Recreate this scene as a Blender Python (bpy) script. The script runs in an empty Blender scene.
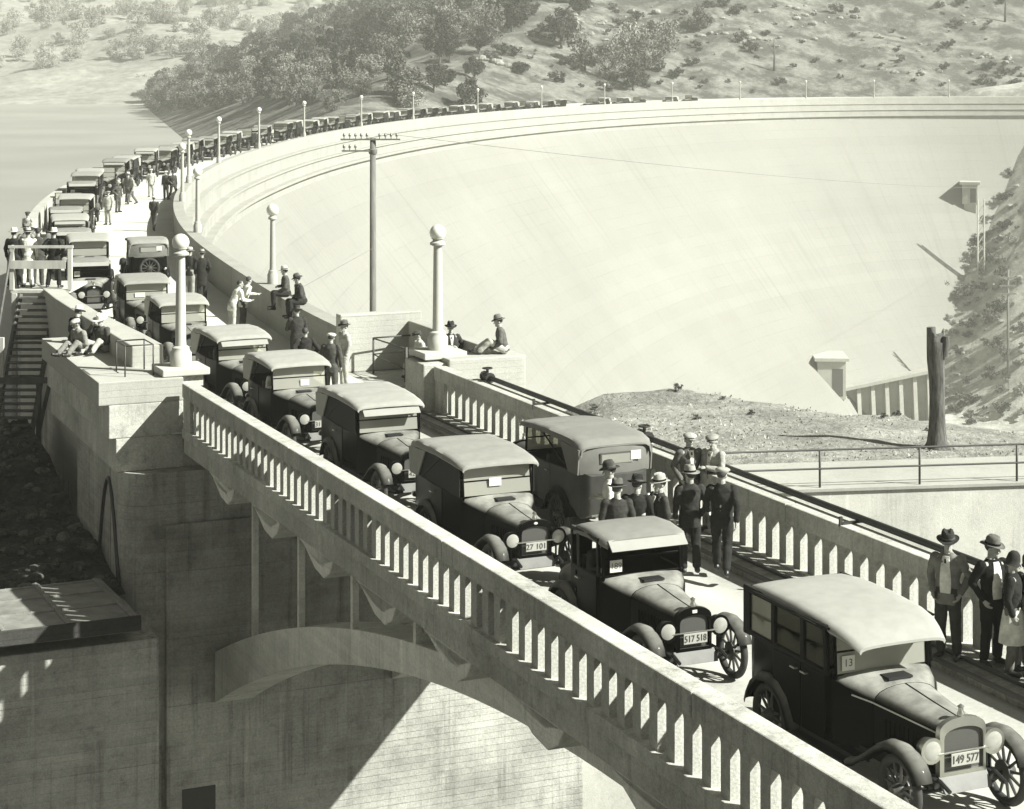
import bpy, math, random
from mathutils import Vector, Matrix, noise
R = math.radians
HAZE = .0004
rnd = random.Random(7)
scene = bpy.context.scene
COL = scene.collection
F = 1970.0; HC = 8.5; HOR = 58.0; CX = 512.0

# ------------------------------------------------------------------ helpers
CT, ST = math.cos(R(23.75)), math.sin(R(23.75))
def P(s, t, z=0.0):            # bridge frame: s runs away along the bridge, t across it
    return Vector((-ST*s + CT*t, CT*s + ST*t, z))
BROT = R(23.75)
def at(u, v, z):               # where the sight line through a photo pixel meets height z
    Y = F*(HC-z)/(v-HOR)
    return Vector(((u-CX)*Y/F, Y, z))

class MB:
    def __init__(self): self.v = []; self.f = []
    def add(self, vs, fs):
        o = len(self.v)
        self.v += [tuple(p) for p in vs]
        self.f += [tuple(i+o for i in f) for f in fs]
        return self
    def box(self, x0, x1, y0, y1, z0, z1, M=None):
        vs = [Vector((x, y, z)) for z in (z0, z1) for y in (y0, y1) for x in (x0, x1)]
        if M is not None: vs = [M @ p for p in vs]
        return self.add(vs, [(0,2,3,1),(4,5,7,6),(0,1,5,4),(2,6,7,3),(0,4,6,2),(1,3,7,5)])
    def prism(self, poly, axis, a, b):
        def mk(p, c):
            if axis == 'x': return (c, p[0], p[1])
            if axis == 'y': return (p[0], c, p[1])
            return (p[0], p[1], c)
        n = len(poly)
        vs = [mk(p, a) for p in poly] + [mk(p, b) for p in poly]
        fs = [tuple(range(n))[::-1], tuple(range(n, 2*n))]
        fs += [(i, (i+1) % n, n+(i+1) % n, n+i) for i in range(n)]
        return self.add(vs, fs)
    def loft(self, rings, caps=True, closed=True):
        n = len(rings[0]); vs = [p for r in rings for p in r]; fs = []
        m = n if closed else n-1
        for i in range(len(rings)-1):
            for j in range(m):
                k = (j+1) % n
                fs.append((i*n+j, i*n+k, (i+1)*n+k, (i+1)*n+j))
        if caps and closed:
            fs.append(tuple(range(n))[::-1]); fs.append(tuple((len(rings)-1)*n+j for j in range(n)))
        return self.add(vs, fs)
    def tube(self, pts, r, n=8, caps=True):
        pts = [Vector(p) for p in pts]
        rs = r if isinstance(r, (list, tuple)) else [r]*len(pts)
        rings = []; ref = None
        for i, p in enumerate(pts):
            d = (pts[min(i+1, len(pts)-1)] - pts[max(i-1, 0)])
            if d.length < 1e-9: d = Vector((0,0,1))
            d.normalize()
            if ref is None:
                ref = Vector((0,0,1)) if abs(d.z) < .9 else Vector((1,0,0))
            a = ref - d*ref.dot(d)
            if a.length < 1e-6: a = d.orthogonal()
            a.normalize(); b = d.cross(a); ref = a
            rings.append([p + (a*math.cos(2*math.pi*k/n) + b*math.sin(2*math.pi*k/n))*rs[i] for k in range(n)])
        return self.loft(rings, caps)
    def lathe(self, prof, n=16, c=(0,0,0), axis='z', caps=True):
        c = Vector(c); rings = []
        for r, h in prof:
            ring = []
            for k in range(n):
                a = 2*math.pi*k/n; x, y = max(r, 1e-4)*math.cos(a), max(r, 1e-4)*math.sin(a)
                q = (x, y, h) if axis == 'z' else ((h, x, y) if axis == 'x' else (y, h, x))
                ring.append(c + Vector(q))
            rings.append(ring)
        return self.loft(rings, caps)
    def ball(self, c, rx, ry=None, rz=None, n=12, m=8, M=None):
        ry = ry or rx; rz = rz or rx; c = Vector(c); rings = []
        for i in range(m+1):
            th = -math.pi/2 + math.pi*i/m
            th = max(min(th, math.pi/2-.02), -math.pi/2+.02)
            ring = []
            for k in range(n):
                a = 2*math.pi*k/n
                q = Vector((rx*math.cos(th)*math.cos(a), ry*math.cos(th)*math.sin(a), rz*math.sin(th)))
                if M is not None: q = M @ q
                ring.append(c+q)
            rings.append(ring)
        return self.loft(rings)
    def capsule(self, a, b, ra, rb, n=10):
        a = Vector(a); b = Vector(b); d = b-a; L = d.length
        d = d/L if L > 1e-6 else Vector((0,0,1))
        x = d.orthogonal().normalized(); y = d.cross(x); rings = []
        def ring(c, r): rings.append([c + (x*math.cos(2*math.pi*k/n)+y*math.sin(2*math.pi*k/n))*r for k in range(n)])
        for q in (80, 50, 20): ring(a - d*ra*math.sin(R(q)), ra*math.cos(R(q)))
        for q in (0, .5, 1): ring(a + d*L*q, ra+(rb-ra)*q)
        for q in (20, 50, 80): ring(b + d*rb*math.sin(R(q)), rb*math.cos(R(q)))
        return self.loft(rings)
    def mesh(self, name, smooth=None):
        me = bpy.data.meshes.new(name)
        me.from_pydata(self.v, [], self.f); me.validate(); me.update()
        import bmesh
        bm = bmesh.new(); bm.from_mesh(me); bmesh.ops.recalc_face_normals(bm, faces=bm.faces); bm.to_mesh(me); bm.free()
        if smooth is not None:
            me.polygons.foreach_set('use_smooth', [True]*len(me.polygons))
            if smooth < 180: me.set_sharp_from_angle(angle=R(smooth))
        return me

def ob(name, mb, mat, parent=None, loc=(0,0,0), rotz=0, smooth=None, bevel=0, seg=2):
    me = mb.mesh(name, smooth) if isinstance(mb, MB) else mb
    o = bpy.data.objects.new(name, me); COL.objects.link(o)
    o.location = loc; o.rotation_euler = (0, 0, rotz)
    if mat is not None and not me.materials: me.materials.append(mat)
    if parent is not None: o.parent = parent
    if bevel:
        b = o.modifiers.new('bevel', 'BEVEL'); b.width = bevel; b.segments = seg; b.limit_method = 'ANGLE'; b.angle_limit = R(40)
    return o
def tag(o, label=None, cat=None, group=None, kind=None):
    if label: o['label'] = label
    if cat: o['category'] = cat
    if group: o['group'] = group
    if kind: o['kind'] = kind
    return o
def empty(name, loc=(0,0,0), rotz=0, label=None, cat=None, group=None):
    o = bpy.data.objects.new(name, None); COL.objects.link(o)
    o.empty_display_size = .2; o.location = loc; o.rotation_euler = (0, 0, rotz)
    return tag(o, label, cat, group)
def copy_tree(o, parent=None):
    c = o.copy(); COL.objects.link(c); c.parent = parent
    for ch in list(o.children): copy_tree(ch, c)
    return c
def text_mesh(s, size, depth=.003):
    cu = bpy.data.curves.new('lettering', 'FONT'); cu.body = s; cu.size = size; cu.align_x = 'CENTER'; cu.align_y = 'CENTER'; cu.extrude = depth
    o = bpy.data.objects.new('lettering', cu); COL.objects.link(o)
    dg = bpy.context.evaluated_depsgraph_get(); me = bpy.data.meshes.new_from_object(o.evaluated_get(dg))
    bpy.data.objects.remove(o); bpy.data.curves.remove(cu)
    return me
ORD = 'first second third fourth fifth sixth seventh eighth ninth tenth eleventh twelfth thirteenth fourteenth fifteenth sixteenth seventeenth eighteenth nineteenth twentieth'.split()
for a, b_ in (('twenty', 'thirtieth'), ('thirty', 'fortieth'), ('forty', 'fiftieth'), ('fifty', 'sixtieth'), ('sixty', 'seventieth')):
    ORD += [a+'-'+b for b in ORD[:9]] + [b_]

# ------------------------------------------------------------------ materials (the photograph is a toned print: greys with its warm cast)
def tint(g, k=1.0):
    m = min(max(g, 0), 1)
    return (g, g*1.005, g*(.80+.10*m**.6), 1)
class NT:
    def __init__(self, name):
        self.m = bpy.data.materials.new(name); self.m.use_nodes = True
        self.t = self.m.node_tree; self.n = self.t.nodes; self.l = self.t.links
        self.b = self.n['Principled BSDF']; self.out = self.n['Material Output']
        self.tc = self.n.new('ShaderNodeTexCoord')
    def new(self, typ, **kw):
        x = self.n.new(typ)
        for k, v in kw.items(): setattr(x, k, v)
        return x
    def link(self, a, b): self.l.new(a, b)
    def noise(self, scale, detail=4, rough=.55, mscale=(1,1,1), rot=(0,0,0), coord='Object'):
        mp = self.new('ShaderNodeMapping'); mp.inputs['Scale'].default_value = mscale; mp.inputs['Rotation'].default_value = rot
        self.link(self.tc.outputs[coord], mp.inputs['Vector'])
        x = self.new('ShaderNodeTexNoise'); x.inputs['Scale'].default_value = scale; x.inputs['Detail'].default_value = detail; x.inputs['Roughness'].default_value = rough
        self.link(mp.outputs[0], x.inputs['Vector']); return x.outputs['Fac']
    def rng(self, fac, a, b, c, d):
        x = self.new('ShaderNodeMapRange'); x.inputs[1].default_value = a; x.inputs[2].default_value = b; x.inputs[3].default_value = c; x.inputs[4].default_value = d
        self.link(fac, x.inputs[0]); return x.outputs[0]
    def math(self, op, a, b):
        x = self.new('ShaderNodeMath', operation=op)
        for i, q in enumerate((a, b)):
            if isinstance(q, (int, float)): x.inputs[i].default_value = q
            else: self.link(q, x.inputs[i])
        return x.outputs[0]
    def value_to_colour(self, val):         # a grey value to the print's toned grey
        c = self.new('ShaderNodeCombineColor')
        self.link(val, c.inputs[0]); self.link(self.math('MULTIPLY', val, 1.005), c.inputs[1]); self.link(self.math('MULTIPLY', val, .885), c.inputs[2])
        return c.outputs[0]
    def bump(self, h, strength=.3, dist=.02):
        b = self.new('ShaderNodeBump'); b.inputs['Strength'].default_value = strength; b.inputs['Distance'].default_value = dist
        self.link(h, b.inputs['Height']); self.link(b.outputs[0], self.b.inputs['Normal'])
def mat(name, g, rough=.8, var=.2, scale=6, metal=0, spec=.5, coat=0, bump=0, bscale=40, mscale=(1,1,1)):
    m = NT(name)
    f = m.noise(scale, 5, .6, mscale)
    v = m.rng(f, .3, .7, g*(1-var), g*(1+var))
    m.link(m.value_to_colour(v), m.b.inputs['Base Color'])
    m.b.inputs['Roughness'].default_value = rough; m.b.inputs['Metallic'].default_value = metal
    m.b.inputs['Specular IOR Level'].default_value = spec; m.b.inputs['Coat Weight'].default_value = coat; m.b.inputs['Coat Roughness'].default_value = .12
    if bump: m.bump(m.noise(bscale, 3), bump, .01)
    return m.m
def concrete(name, g, boards=.15, streak=.2, blotch=.25, fine=.1, dirt=0, bstr=.35, bh=.15, lift=1.5):
    m = NT(name)
    sp = m.new('ShaderNodeSeparateXYZ'); m.link(m.tc.outputs['Object'], sp.inputs[0])
    v = m.rng(m.noise(.5, 7, .66), .3, .7, 1-blotch, 1+blotch*.6)
    hgt = m.noise(26, 6, .72)
    if boards:
        zw = m.math('ADD', sp.outputs[2], m.math('MULTIPLY', m.noise(.6, 2), .04))
        zb = m.math('DIVIDE', zw, bh)
        wn_ = m.new('ShaderNodeTexWhiteNoise', noise_dimensions='1D'); m.link(m.math('FLOOR', zb, 0), wn_.inputs['W'])
        v = m.math('MULTIPLY', v, m.rng(wn_.outputs['Value'], 0, 1, 1-boards*.55, 1+boards*.35))
        fr_ = m.math('FRACT', zb, 0); edge = m.rng(fr_, 0, .10, 1, 0)
        grain = m.noise(1.0, 5, .7, (1.2, 1.2, 60)); v = m.math('MULTIPLY', v, m.rng(grain, .3, .7, 1-boards*.5, 1+boards*.3))
        v = m.math('MULTIPLY', v, m.math('SUBTRACT', 1, m.math('MULTIPLY', edge, m.rng(m.noise(2.2, 4, .7), .45, .62, 0, boards*.4))))
        lf = m.rng(m.math('FRACT', m.math('DIVIDE', zw, lift), 0), 0, .022, 1, 0)
        v = m.math('MULTIPLY', v, m.math('SUBTRACT', 1, m.math('MULTIPLY', lf, m.rng(m.noise(.9, 5, .7), .4, .6, .0, .32))))
        hgt = m.math('SUBTRACT', m.math('ADD', hgt, m.math('MULTIPLY', wn_.outputs['Value'], .5)), m.math('MULTIPLY', edge, .6))
    if streak:
        drip = m.math('MULTIPLY', m.rng(m.noise(1.0, 6, .72, (5, 5, .16)), .50, .74, 0, 1), m.rng(m.noise(.55, 4, .6), .4, .6, .15, 1))
        v = m.math('MULTIPLY', v, m.math('SUBTRACT', 1, m.math('MULTIPLY', drip, streak)))
        pale = m.math('MULTIPLY', m.rng(m.noise(1.0, 5, .7, (3.1, 3.1, .11)), .58, .74, 0, 1), streak*.6)
        v = m.math('MULTIPLY', v, m.math('ADD', 1, pale))
    v = m.math('MULTIPLY', v, m.rng(m.noise(17, 7, .75), .32, .68, 1-fine, 1+fine))
    v = m.math('MULTIPLY', v, m.rng(m.noise(60, 3, .7), .35, .65, 1-fine*.8, 1+fine*.8))
    if dirt:
        v = m.math('MULTIPLY', v, m.rng(m.noise(2.1, 9, .8), .52, .72, 1, 1-dirt))
        sv = m.new('ShaderNodeTexVoronoi'); m.link(m.tc.outputs['Object'], sv.inputs['Vector']); sv.inputs['Scale'].default_value = 1.6
        v = m.math('MULTIPLY', v, m.rng(sv.outputs['Distance'], .0, .05, 1-dirt*1.2, 1))
    oi = m.new('ShaderNodeObjectInfo'); v = m.math('MULTIPLY', v, m.rng(oi.outputs['Random'], 0, 1, .95, 1.05))
    v = m.math('MULTIPLY', v, g)
    m.link(m.value_to_colour(v), m.b.inputs['Base Color'])
    m.b.inputs['Roughness'].default_value = .9; m.b.inputs['Specular IOR Level'].default_value = .2
    m.bump(hgt, bstr, .02)
    return m.m
def glass_mat(name, g=.8, rough=.03, film=.0, ior=1.5):
    m = NT(name); m.n.remove(m.b)
    tr = m.new('ShaderNodeBsdfTransparent'); tr.inputs[0].default_value = tint(g)
    gl = m.new('ShaderNodeBsdfGlossy'); gl.inputs['Roughness'].default_value = rough; gl.inputs[0].default_value = tint(.9)
    fr = m.new('ShaderNodeFresnel'); fr.inputs[0].default_value = ior
    mx = m.new('ShaderNodeMixShader')
    m.link(fr.outputs[0], mx.inputs[0]); m.link(tr.outputs[0], mx.inputs[1]); m.link(gl.outputs[0], mx.inputs[2])
    sh = mx.outputs[0]
    if film:
        df = m.new('ShaderNodeBsdfDiffuse'); df.inputs[0].default_value = tint(.5)
        m2 = m.new('ShaderNodeMixShader'); m2.inputs[0].default_value = film
        m.link(sh, m2.inputs[1]); m.link(df.outputs[0], m2.inputs[2]); sh = m2.outputs[0]
    m.link(sh, m.out.inputs[0]); return m.m

M = dict(
    white_conc=concrete('weathered_white_concrete', .37, .05, .16, .14, .10, dirt=.12),
    crest_conc=concrete('crest_concrete', .30, .05, .2, .14, .10, dirt=.12),
    bridge_conc=concrete('bridge_concrete', .46, 0, .5, .36, .2, dirt=.42, bstr=.5),
    wall_conc=concrete('board_marked_concrete', .40, .12, .75, .45, .2, dirt=.4, bstr=.6),
    pier_conc=concrete('stained_concrete', .40, .3, .5, .36, .18, dirt=.3, bstr=.5),
    rib_conc=concrete('clean_arch_concrete', .76, .10, .4, .25, .14, dirt=.2, bstr=.4, lift=9),
    wet_conc=concrete('damp_stained_concrete', .46, .18, .65, .4, .18, dirt=.4, bstr=.5),
    post_conc=concrete('shaded_lamp_concrete', .34, 0, .15, .12, .1),  # greyer lamp concrete: the posts' shaded side put into its colour
    lamp_conc=mat('lamp_concrete', .42, .85, .08, 5),
    globe=mat('opal_glass', .62, .25, .02),
    steel=mat('rusty_plate_steel', .2, .6, .3, 3, bump=.2),
    pipe=mat('dark_iron_pipe', .025, .5, .3, 5),
    rail=mat('iron_rail', .05, .6, .2, 5),
    wood_dark=mat('creosoted_timber', .085, .85, .4, 3, mscale=(1,1,.2), bump=.3),
    stringer=mat('greyed_timber', .10, .9, .4, 3, mscale=(1,.2,1), bump=.3),
    apronm=mat('dusty_apron', .10, .6, .3, 4),
    wood_pale=mat('pale_timber', .42, .85, .25, 3, mscale=(1,1,.2), bump=.3),
    pole=mat('weathered_pole', .13, .9, .3, 4, mscale=(3,3,.3)),
    insul=mat('insulator', .12, .3, .1),
    bark=mat('dead_bark', .075, .95, .75, 7, mscale=(2.2,2.2,.3), bump=1, bscale=16),
    black=mat('black_enamel', .010, .28, .25, 2, coat=.35, spec=.5),
    dust=mat('dusty_dark_enamel', .022, .42, .5, 2.5, spec=.5, coat=.15),
    greyb=mat('dusty_grey_enamel', .07, .45, .35, 2.5, coat=.15),
    hoodm=mat('dust_covered_enamel', .05, .3, .45, 3, coat=.5, spec=.6),
    chassis=mat('chassis_black', .006, .7, .3, 8),
    tyre=mat('tyre_rubber', .028, .9, .4, 10),
    rim=mat('wheel_spoke_wood', .05, .5, .3, 6),
    nickel=mat('nickel_plate', .42, .3, .1, 5, metal=.9),
    lens=mat('headlamp_lens', .28, .1, .08, 14, coat=.8),
    core=mat('radiator_core', .05, .6, .25, 60),
    fabric=mat('khaki_top_fabric', .215, .95, .09, 5, bump=.5, bscale=4),
    fabric2=mat('pale_top_fabric', .27, .95, .08, 5, bump=.45, bscale=4),
    fabric3=mat('grey_top_fabric', .17, .95, .1, 5, bump=.5, bscale=4),
    curtain=mat('dark_curtain_cloth', .006, .9, .3, 5),
    rearcloth=mat('rear_curtain_cloth', .13, .95, .14, 3),
    visor=mat('visor_panel', .24, .7, .06, 4),
    paper=mat('white_paper', .5, .9, .03, 5),
    plate=mat('number_plate', .30, .6, .05, 9),
    ink_and_shade=mat('dark_lettering_and_hollow_shade', .06, .7, .05),
    seat=mat('seat_leather', .02, .7, .2, 6),
    fender_lit=mat('dusty_fender', .06, .38, .4, 3, coat=.4),
    glass=glass_mat('window_glass', .25, .03, .0, 1.14), pane=glass_mat('clear_window_glass', .8, .03, .12),  # dark tint puts the cabin's shade into the glass; pane stays clear for light
    windsc=glass_mat('dusty_windscreen', .8, .05, .45),
    skin=mat('skin', .32, .6, .08, 20),
    hair=mat('dark_hair', .03, .7, .3, 30),
    eye=mat('eye', .02, .3, .0),
    shoe=mat('shoe_leather', .02, .4, .2, 9),
)
def dusted_and_lit(name, g, gd, lo=.35, hi=.95, rough=.3, coat=.15):
    # dark enamel, paler facing up: road dust plus sun sheen put into the colour
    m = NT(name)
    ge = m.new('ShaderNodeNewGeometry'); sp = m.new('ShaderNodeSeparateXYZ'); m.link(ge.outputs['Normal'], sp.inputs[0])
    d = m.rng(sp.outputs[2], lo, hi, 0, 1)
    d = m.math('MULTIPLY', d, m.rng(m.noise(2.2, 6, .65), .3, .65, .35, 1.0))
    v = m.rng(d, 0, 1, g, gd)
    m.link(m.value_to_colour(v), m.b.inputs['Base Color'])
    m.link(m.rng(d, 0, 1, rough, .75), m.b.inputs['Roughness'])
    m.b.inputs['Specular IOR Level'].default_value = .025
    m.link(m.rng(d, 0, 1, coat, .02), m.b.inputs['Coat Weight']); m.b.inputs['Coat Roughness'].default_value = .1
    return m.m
M['black'] = dusted_and_lit('black_enamel', .003, .05, coat=.03); M['dust'] = dusted_and_lit('dusty_dark_enamel', .004, .10, coat=.02)
M['hoodm'] = dusted_and_lit('dusty_sunlit_hood_enamel', .005, .26, .5, .96, .3, .03); M['fender_lit'] = dusted_and_lit('dusty_fender_enamel', .005, .20, .2, .92, .3, .05); M['greyb'] = dusted_and_lit('dusty_grey_enamel', .014, .22, .2, .95, .3, .03)
M['hoodl'] = dusted_and_lit('pale_dusty_sunlit_hood_enamel', .005, .30, .4, .9, .35, .03)
M['rearpaint'] = mat('dusty_grey_paint', .045, .6, .3, 3)
def cloth(g):
    k = 'cloth%.3f' % g
    if k not in M: M[k] = mat('cloth_%d' % int(g*1000), g, .95, .25, 9, spec=.15, bump=.6, bscale=14)
    return M[k]

# ------------------------------------------------------------------ camera, sky, sun
cam = bpy.data.cameras.new('camera'); camo = bpy.data.objects.new('camera', cam); COL.objects.link(camo)
camo.location = (0, 0, HC); camo.rotation_euler = (R(90), 0, 0)
cam.sensor_width = 36; cam.sensor_fit = 'HORIZONTAL'; cam.lens = F/1024*36; cam.shift_y = -(404.5-HOR)/1024
cam.clip_start = .5; cam.clip_end = 9000
scene.camera = camo
SUNV = Vector((-1.278, .421, -1.05)).normalized()
sl = bpy.data.lights.new('sun', 'SUN'); so = bpy.data.objects.new('sun', sl); COL.objects.link(so)
sl.energy = 5.0; sl.angle = R(.55); sl.color = (1, 1, .95)
so.rotation_euler = SUNV.to_track_quat('-Z', 'Y').to_euler(); so.location = (40, -20, 60)
w = bpy.data.worlds.new('World'); scene.world = w; w.use_nodes = True
wn = w.node_tree.nodes; wl = w.node_tree.links
sky = wn.new('ShaderNodeTexSky'); sky.sky_type = 'NISHITA'; sky.sun_disc = False
sky.sun_elevation = math.asin(-SUNV.z); sky.sun_rotation = math.atan2(-SUNV.x, -SUNV.y)
bw = wn.new('ShaderNodeSeparateColor'); wl.new(sky.outputs[0], bw.inputs[0])        # the print is grey: the sky as film behind a yellow-red filter records it
cmb = wn.new('ShaderNodeCombineColor'); wl.new(bw.outputs[0], cmb.inputs[0]); wl.new(bw.outputs[0], cmb.inputs[1])
mb_ = wn.new('ShaderNodeMath'); mb_.operation = 'MULTIPLY'; mb_.inputs[1].default_value = .93; wl.new(bw.outputs[0], mb_.inputs[0]); wl.new(mb_.outputs[0], cmb.inputs[2])
bg = wn['Background']; wl.new(cmb.outputs[0], bg.inputs[0]); bg.inputs[1].default_value = .05
vs = scene.view_settings; vs.view_transform = 'Standard'; vs.look = 'None'; vs.exposure = 1.3; vs.gamma = 1; vs.use_curve_mapping = False
scene.cycles.max_bounces = 6; scene.cycles.diffuse_bounces = 2; scene.cycles.volume_bounces = 1; scene.cycles.transparent_max_bounces = 12
scene.cycles.use_denoising = True
scene.render.film_transparent = False
# ------------------------------------------------------------------ the dam's crest line (top inner edge of its downstream wall)
WP = [P(43.7,17.2).to_2d()] + [Vector(p) for p in [(-4.67,52.8),(-8.08,63.5),(-11.4,74.3),(-14.4,85.4),(-17.6,102),(-19.6,118),(-20.9,138),(-20.9,159),
      (-19.6,186),(-16.4,213),(-11.2,241),(-4,267),(4.6,291),(15,314),(27.5,334),(41,350),(54.6,361),(68.5,367.5),(82,370.5),(96.5,371.5),(118,371.5),(150,369)]]
def catmull(pts, step=1.5):
    out = []
    p = [2*pts[0]-pts[1]] + pts + [2*pts[-1]-pts[-2]]
    for i in range(1, len(p)-2):
        n = max(2, int((p[i+1]-p[i]).length/step))
        for k in range(n):
            t = k/n
            out.append(.5*((2*p[i])+(-p[i-1]+p[i+1])*t+(2*p[i-1]-5*p[i]+4*p[i+1]-p[i+2])*t*t+(-p[i-1]+3*p[i]-3*p[i+1]+p[i+2])*t**3))
    return out+[pts[-1]]
W = catmull(WP)
for _ in range(30):
    W = [W[0]]+[(W[i-1]+W[i]*2+W[i+1])/4 for i in range(1, len(W)-1)]+[W[-1]]
WS = [0.0]
for i in range(1, len(W)): WS.append(WS[-1]+(W[i]-W[i-1]).length)
def tan_(i):
    d = W[min(i+1, len(W)-1)]-W[max(i-1, 0)]; return d.normalized()
WT = [tan_(i) for i in range(len(W))]
def wat(d):                       # position and tangent at a distance along the crest
    import bisect
    i = min(max(bisect.bisect(WS, d)-1, 0), len(W)-2); k = (d-WS[i])/(WS[i+1]-WS[i])
    return W[i]*(1-k)+W[i+1]*k, (WT[i]*(1-k)+WT[i+1]*k).normalized()
def woff(d, o, z=0.0):            # o > 0 is downstream (right of the way along the crest)
    p, t = wat(d); return Vector((p.x+t.y*o, p.y-t.x*o, z))
def d_for_Y(Y):
    for i in range(len(W)-1):
        if W[i].y <= Y <= W[i+1].y: return WS[i]+(WS[i+1]-WS[i])*(Y-W[i].y)/(W[i+1].y-W[i].y)
    return WS[-1]
def sweep(prof, d0, d1, closed=True, caps=True, dstep=None):
    ds = [d0]+[x for x in WS if d0+.3 < x < d1-.3]+[d1]
    if dstep: ds = ds[::dstep]+[d1]
    m = MB(); m.loft([[woff(d, o, z) for o, z in prof] for d in ds], caps, closed); return m
DEND = WS[-1]
ROADW = 6.3
# ------------------------------------------------------------------ terrain
def fbm(x, y, s, o=4): return noise.fractal(Vector((x*s, y*s, 3.7)), 1.0, 2.0, o)
def W_x_at(y):
    d = d_for_Y(y); return wat(d)[0].x
def valley_z(x, y):
    # near shelf of dirt behind the spillway wall, then the gorge, then the far abutment's slope
    crest = 64 + 3.2*math.sin(x*.22+1) + 2.0*fbm(x, 5, .12)
    left = max(0, 3.2-x)
    n = .16*fbm(x, y, .35)+.05*fbm(x, y, 1.6)
    shelf = -2.62 + n + .75*max(0, min(1, (y-54)/10))*(-.70+.44*math.exp(-((x-6.5)/5)**2)) - .4*left - max(0, x-13)*.045
    if y > crest: shelf -= (y-crest)*.75 + .012*(y-crest)**2*0
    if y < 53.2: shelf = -2.75
    hill = -11+.7*(x-94)+.6*(y-362) + 2.0*fbm(x, y, .045) + .8*fbm(x, y, .17)
    hill = min(hill, 2+.2*(hill-2))
    if y < 95: hill = min(hill, -30)
    return max(shelf, hill, -50)
def grid(name, xs, ys, fz, m, smooth=180):
    mb = MB(); nx = len(xs)
    vs = [(x, y, fz(x, y)) for y in ys for x in xs]
    fs = [(j*nx+i, j*nx+i+1, (j+1)*nx+i+1, (j+1)*nx+i) for j in range(len(ys)-1) for i in range(nx-1)]
    mb.add(vs, fs); return ob(name, mb, m, smooth=smooth)
def lin(a, b, n): return [a+(b-a)*i/(n-1) for i in range(n)]
def dirt_mat(name, g, g2, sc, thr=(.45, .6), bstr=.5, bdist=.08):
    m = NT(name)
    v = m.rng(m.noise(sc, 8, .68), thr[0], thr[1], g, g2)
    v = m.math('MULTIPLY', v, m.rng(m.noise(sc*7, 6, .75), .35, .65, .68, 1.3))
    m.link(m.value_to_colour(v), m.b.inputs['Base Color']); m.b.inputs['Roughness'].default_value = 1; m.b.inputs['Specular IOR Level'].default_value = .1
    m.bump(m.math('ADD', m.noise(sc*3, 8, .7), m.noise(sc*14, 4, .7)), bstr, bdist); return m.m
M['dry'] = dirt_mat('dry_grass_ground', .27, .40, .25, bstr=.8)
M['slope'] = dirt_mat('rocky_grass_slope', .065, .17, .16, (.44, .58), .5, .25)
M['farslope'] = dirt_mat('far_brush_slope', .19, .27, .03, (.35, .65), .25, .4)  # pale tones carry the distance haze in the slope's colour
M['soil'] = dirt_mat('dark_damp_soil', .03, .10, .8, (.4, .66), 1.0, .15)
ys = lin(53.0, 75, 56)+lin(76, 390, 100)
def vz2(x, y):
    if y > 80: return valley_z(x, y)
    return valley_z(x, y)
o = MB()
vs, fs = [], []; NXV = 90
for y in ys:
    x0 = (1.6 if y < 75 else max(1.6-(y-75)*.25, -15)); x1 = 40+.42*y
    for i in range(NXV):
        x = x0+(x1-x0)*(i/(NXV-1)); vs.append((x, y, vz2(x, y)))
for j in range(len(ys)-1):
    for i in range(NXV-1): fs.append((j*NXV+i, j*NXV+i+1, (j+1)*NXV+i+1, (j+1)*NXV+i))
o.add(vs, fs); tag(ob('ground', o, None, smooth=180), kind='structure')
gnd = bpy.data.objects['ground']
gm = NT('ground_dirt_and_slope')           # pale dry grass on the shelf, rockier grey grass on the far slope
sep = gm.new('ShaderNodeSeparateXYZ'); gm.link(gm.tc.outputs['Object'], sep.inputs[0])
k = gm.rng(sep.outputs[1], 80, 120, 0, 1)
va = gm.math('MULTIPLY', gm.rng(gm.noise(.3, 8, .7), .4, .62, .19, .30), gm.rng(gm.noise(3, 6, .75), .35, .65, .7, 1.25))
vb = gm.math('MULTIPLY', gm.rng(gm.noise(.09, 8, .72), .4, .62, .25, .43), gm.rng(gm.noise(.7, 6, .75), .35, .65, .75, 1.3))
mxn = gm.new('ShaderNodeMix'); gm.link(k, mxn.inputs[0]); gm.link(va, mxn.inputs[2]); gm.link(vb, mxn.inputs[3])
gm.link(gm.value_to_colour(mxn.outputs[0]), gm.b.inputs['Base Color']); gm.b.inputs['Roughness'].default_value = 1; gm.b.inputs['Specular IOR Level'].default_value = .1
gm.bump(gm.math('ADD', gm.noise(.8, 8, .7), gm.noise(4, 4, .7)), .8, .15)
gnd.data.materials.append(gm.m)

WD = W[::4]
def crest_dist(x, y): return math.sqrt(min((x-p.x)**2+(y-p.y)**2 for p in WD))
def hill_z(x, y):
    d1 = (x+30)*.979+(y-230)*.211; d2 = crest_dist(x, y)-9.0
    if x < wat(d_for_Y(min(y, 368)))[0].x+0 or y > 372: pass
    else: return -75
    kk = 14.0
    h = max(0, 1-abs(d1-d2)/kk)
    d = min(d1, d2)-h*h*kk*.25
    return -8+.40*d+ (2.6*fbm(x, y, .03)+1.0*fbm(x, y, .11))*min(1, max(0, (d-6)/25)) if d > -20 else -16
hxs = lin(-230, 260, 165); hys = lin(225, 860, 180)
tag(grid('hillside', hxs, hys, hill_z, M['slope']), kind='structure')
def far_z(x, y):
    d = y-690+.12*(x+100)
    if d < -30: return -14
    return -8 + d*.135 + (11*fbm(x, y, .008)+3*fbm(x, y, .03))*min(1, max(0, d/70)) - (0 if d > 0 else 4)
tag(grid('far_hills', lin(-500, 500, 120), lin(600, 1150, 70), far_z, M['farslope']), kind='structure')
wm = NT('reservoir_water')
wm.link(wm.value_to_colour(wm.rng(wm.noise(.02, 4, .6), .35, .65, .21, .27)), wm.b.inputs['Base Color']); wm.b.inputs['Roughness'].default_value = .5
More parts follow.
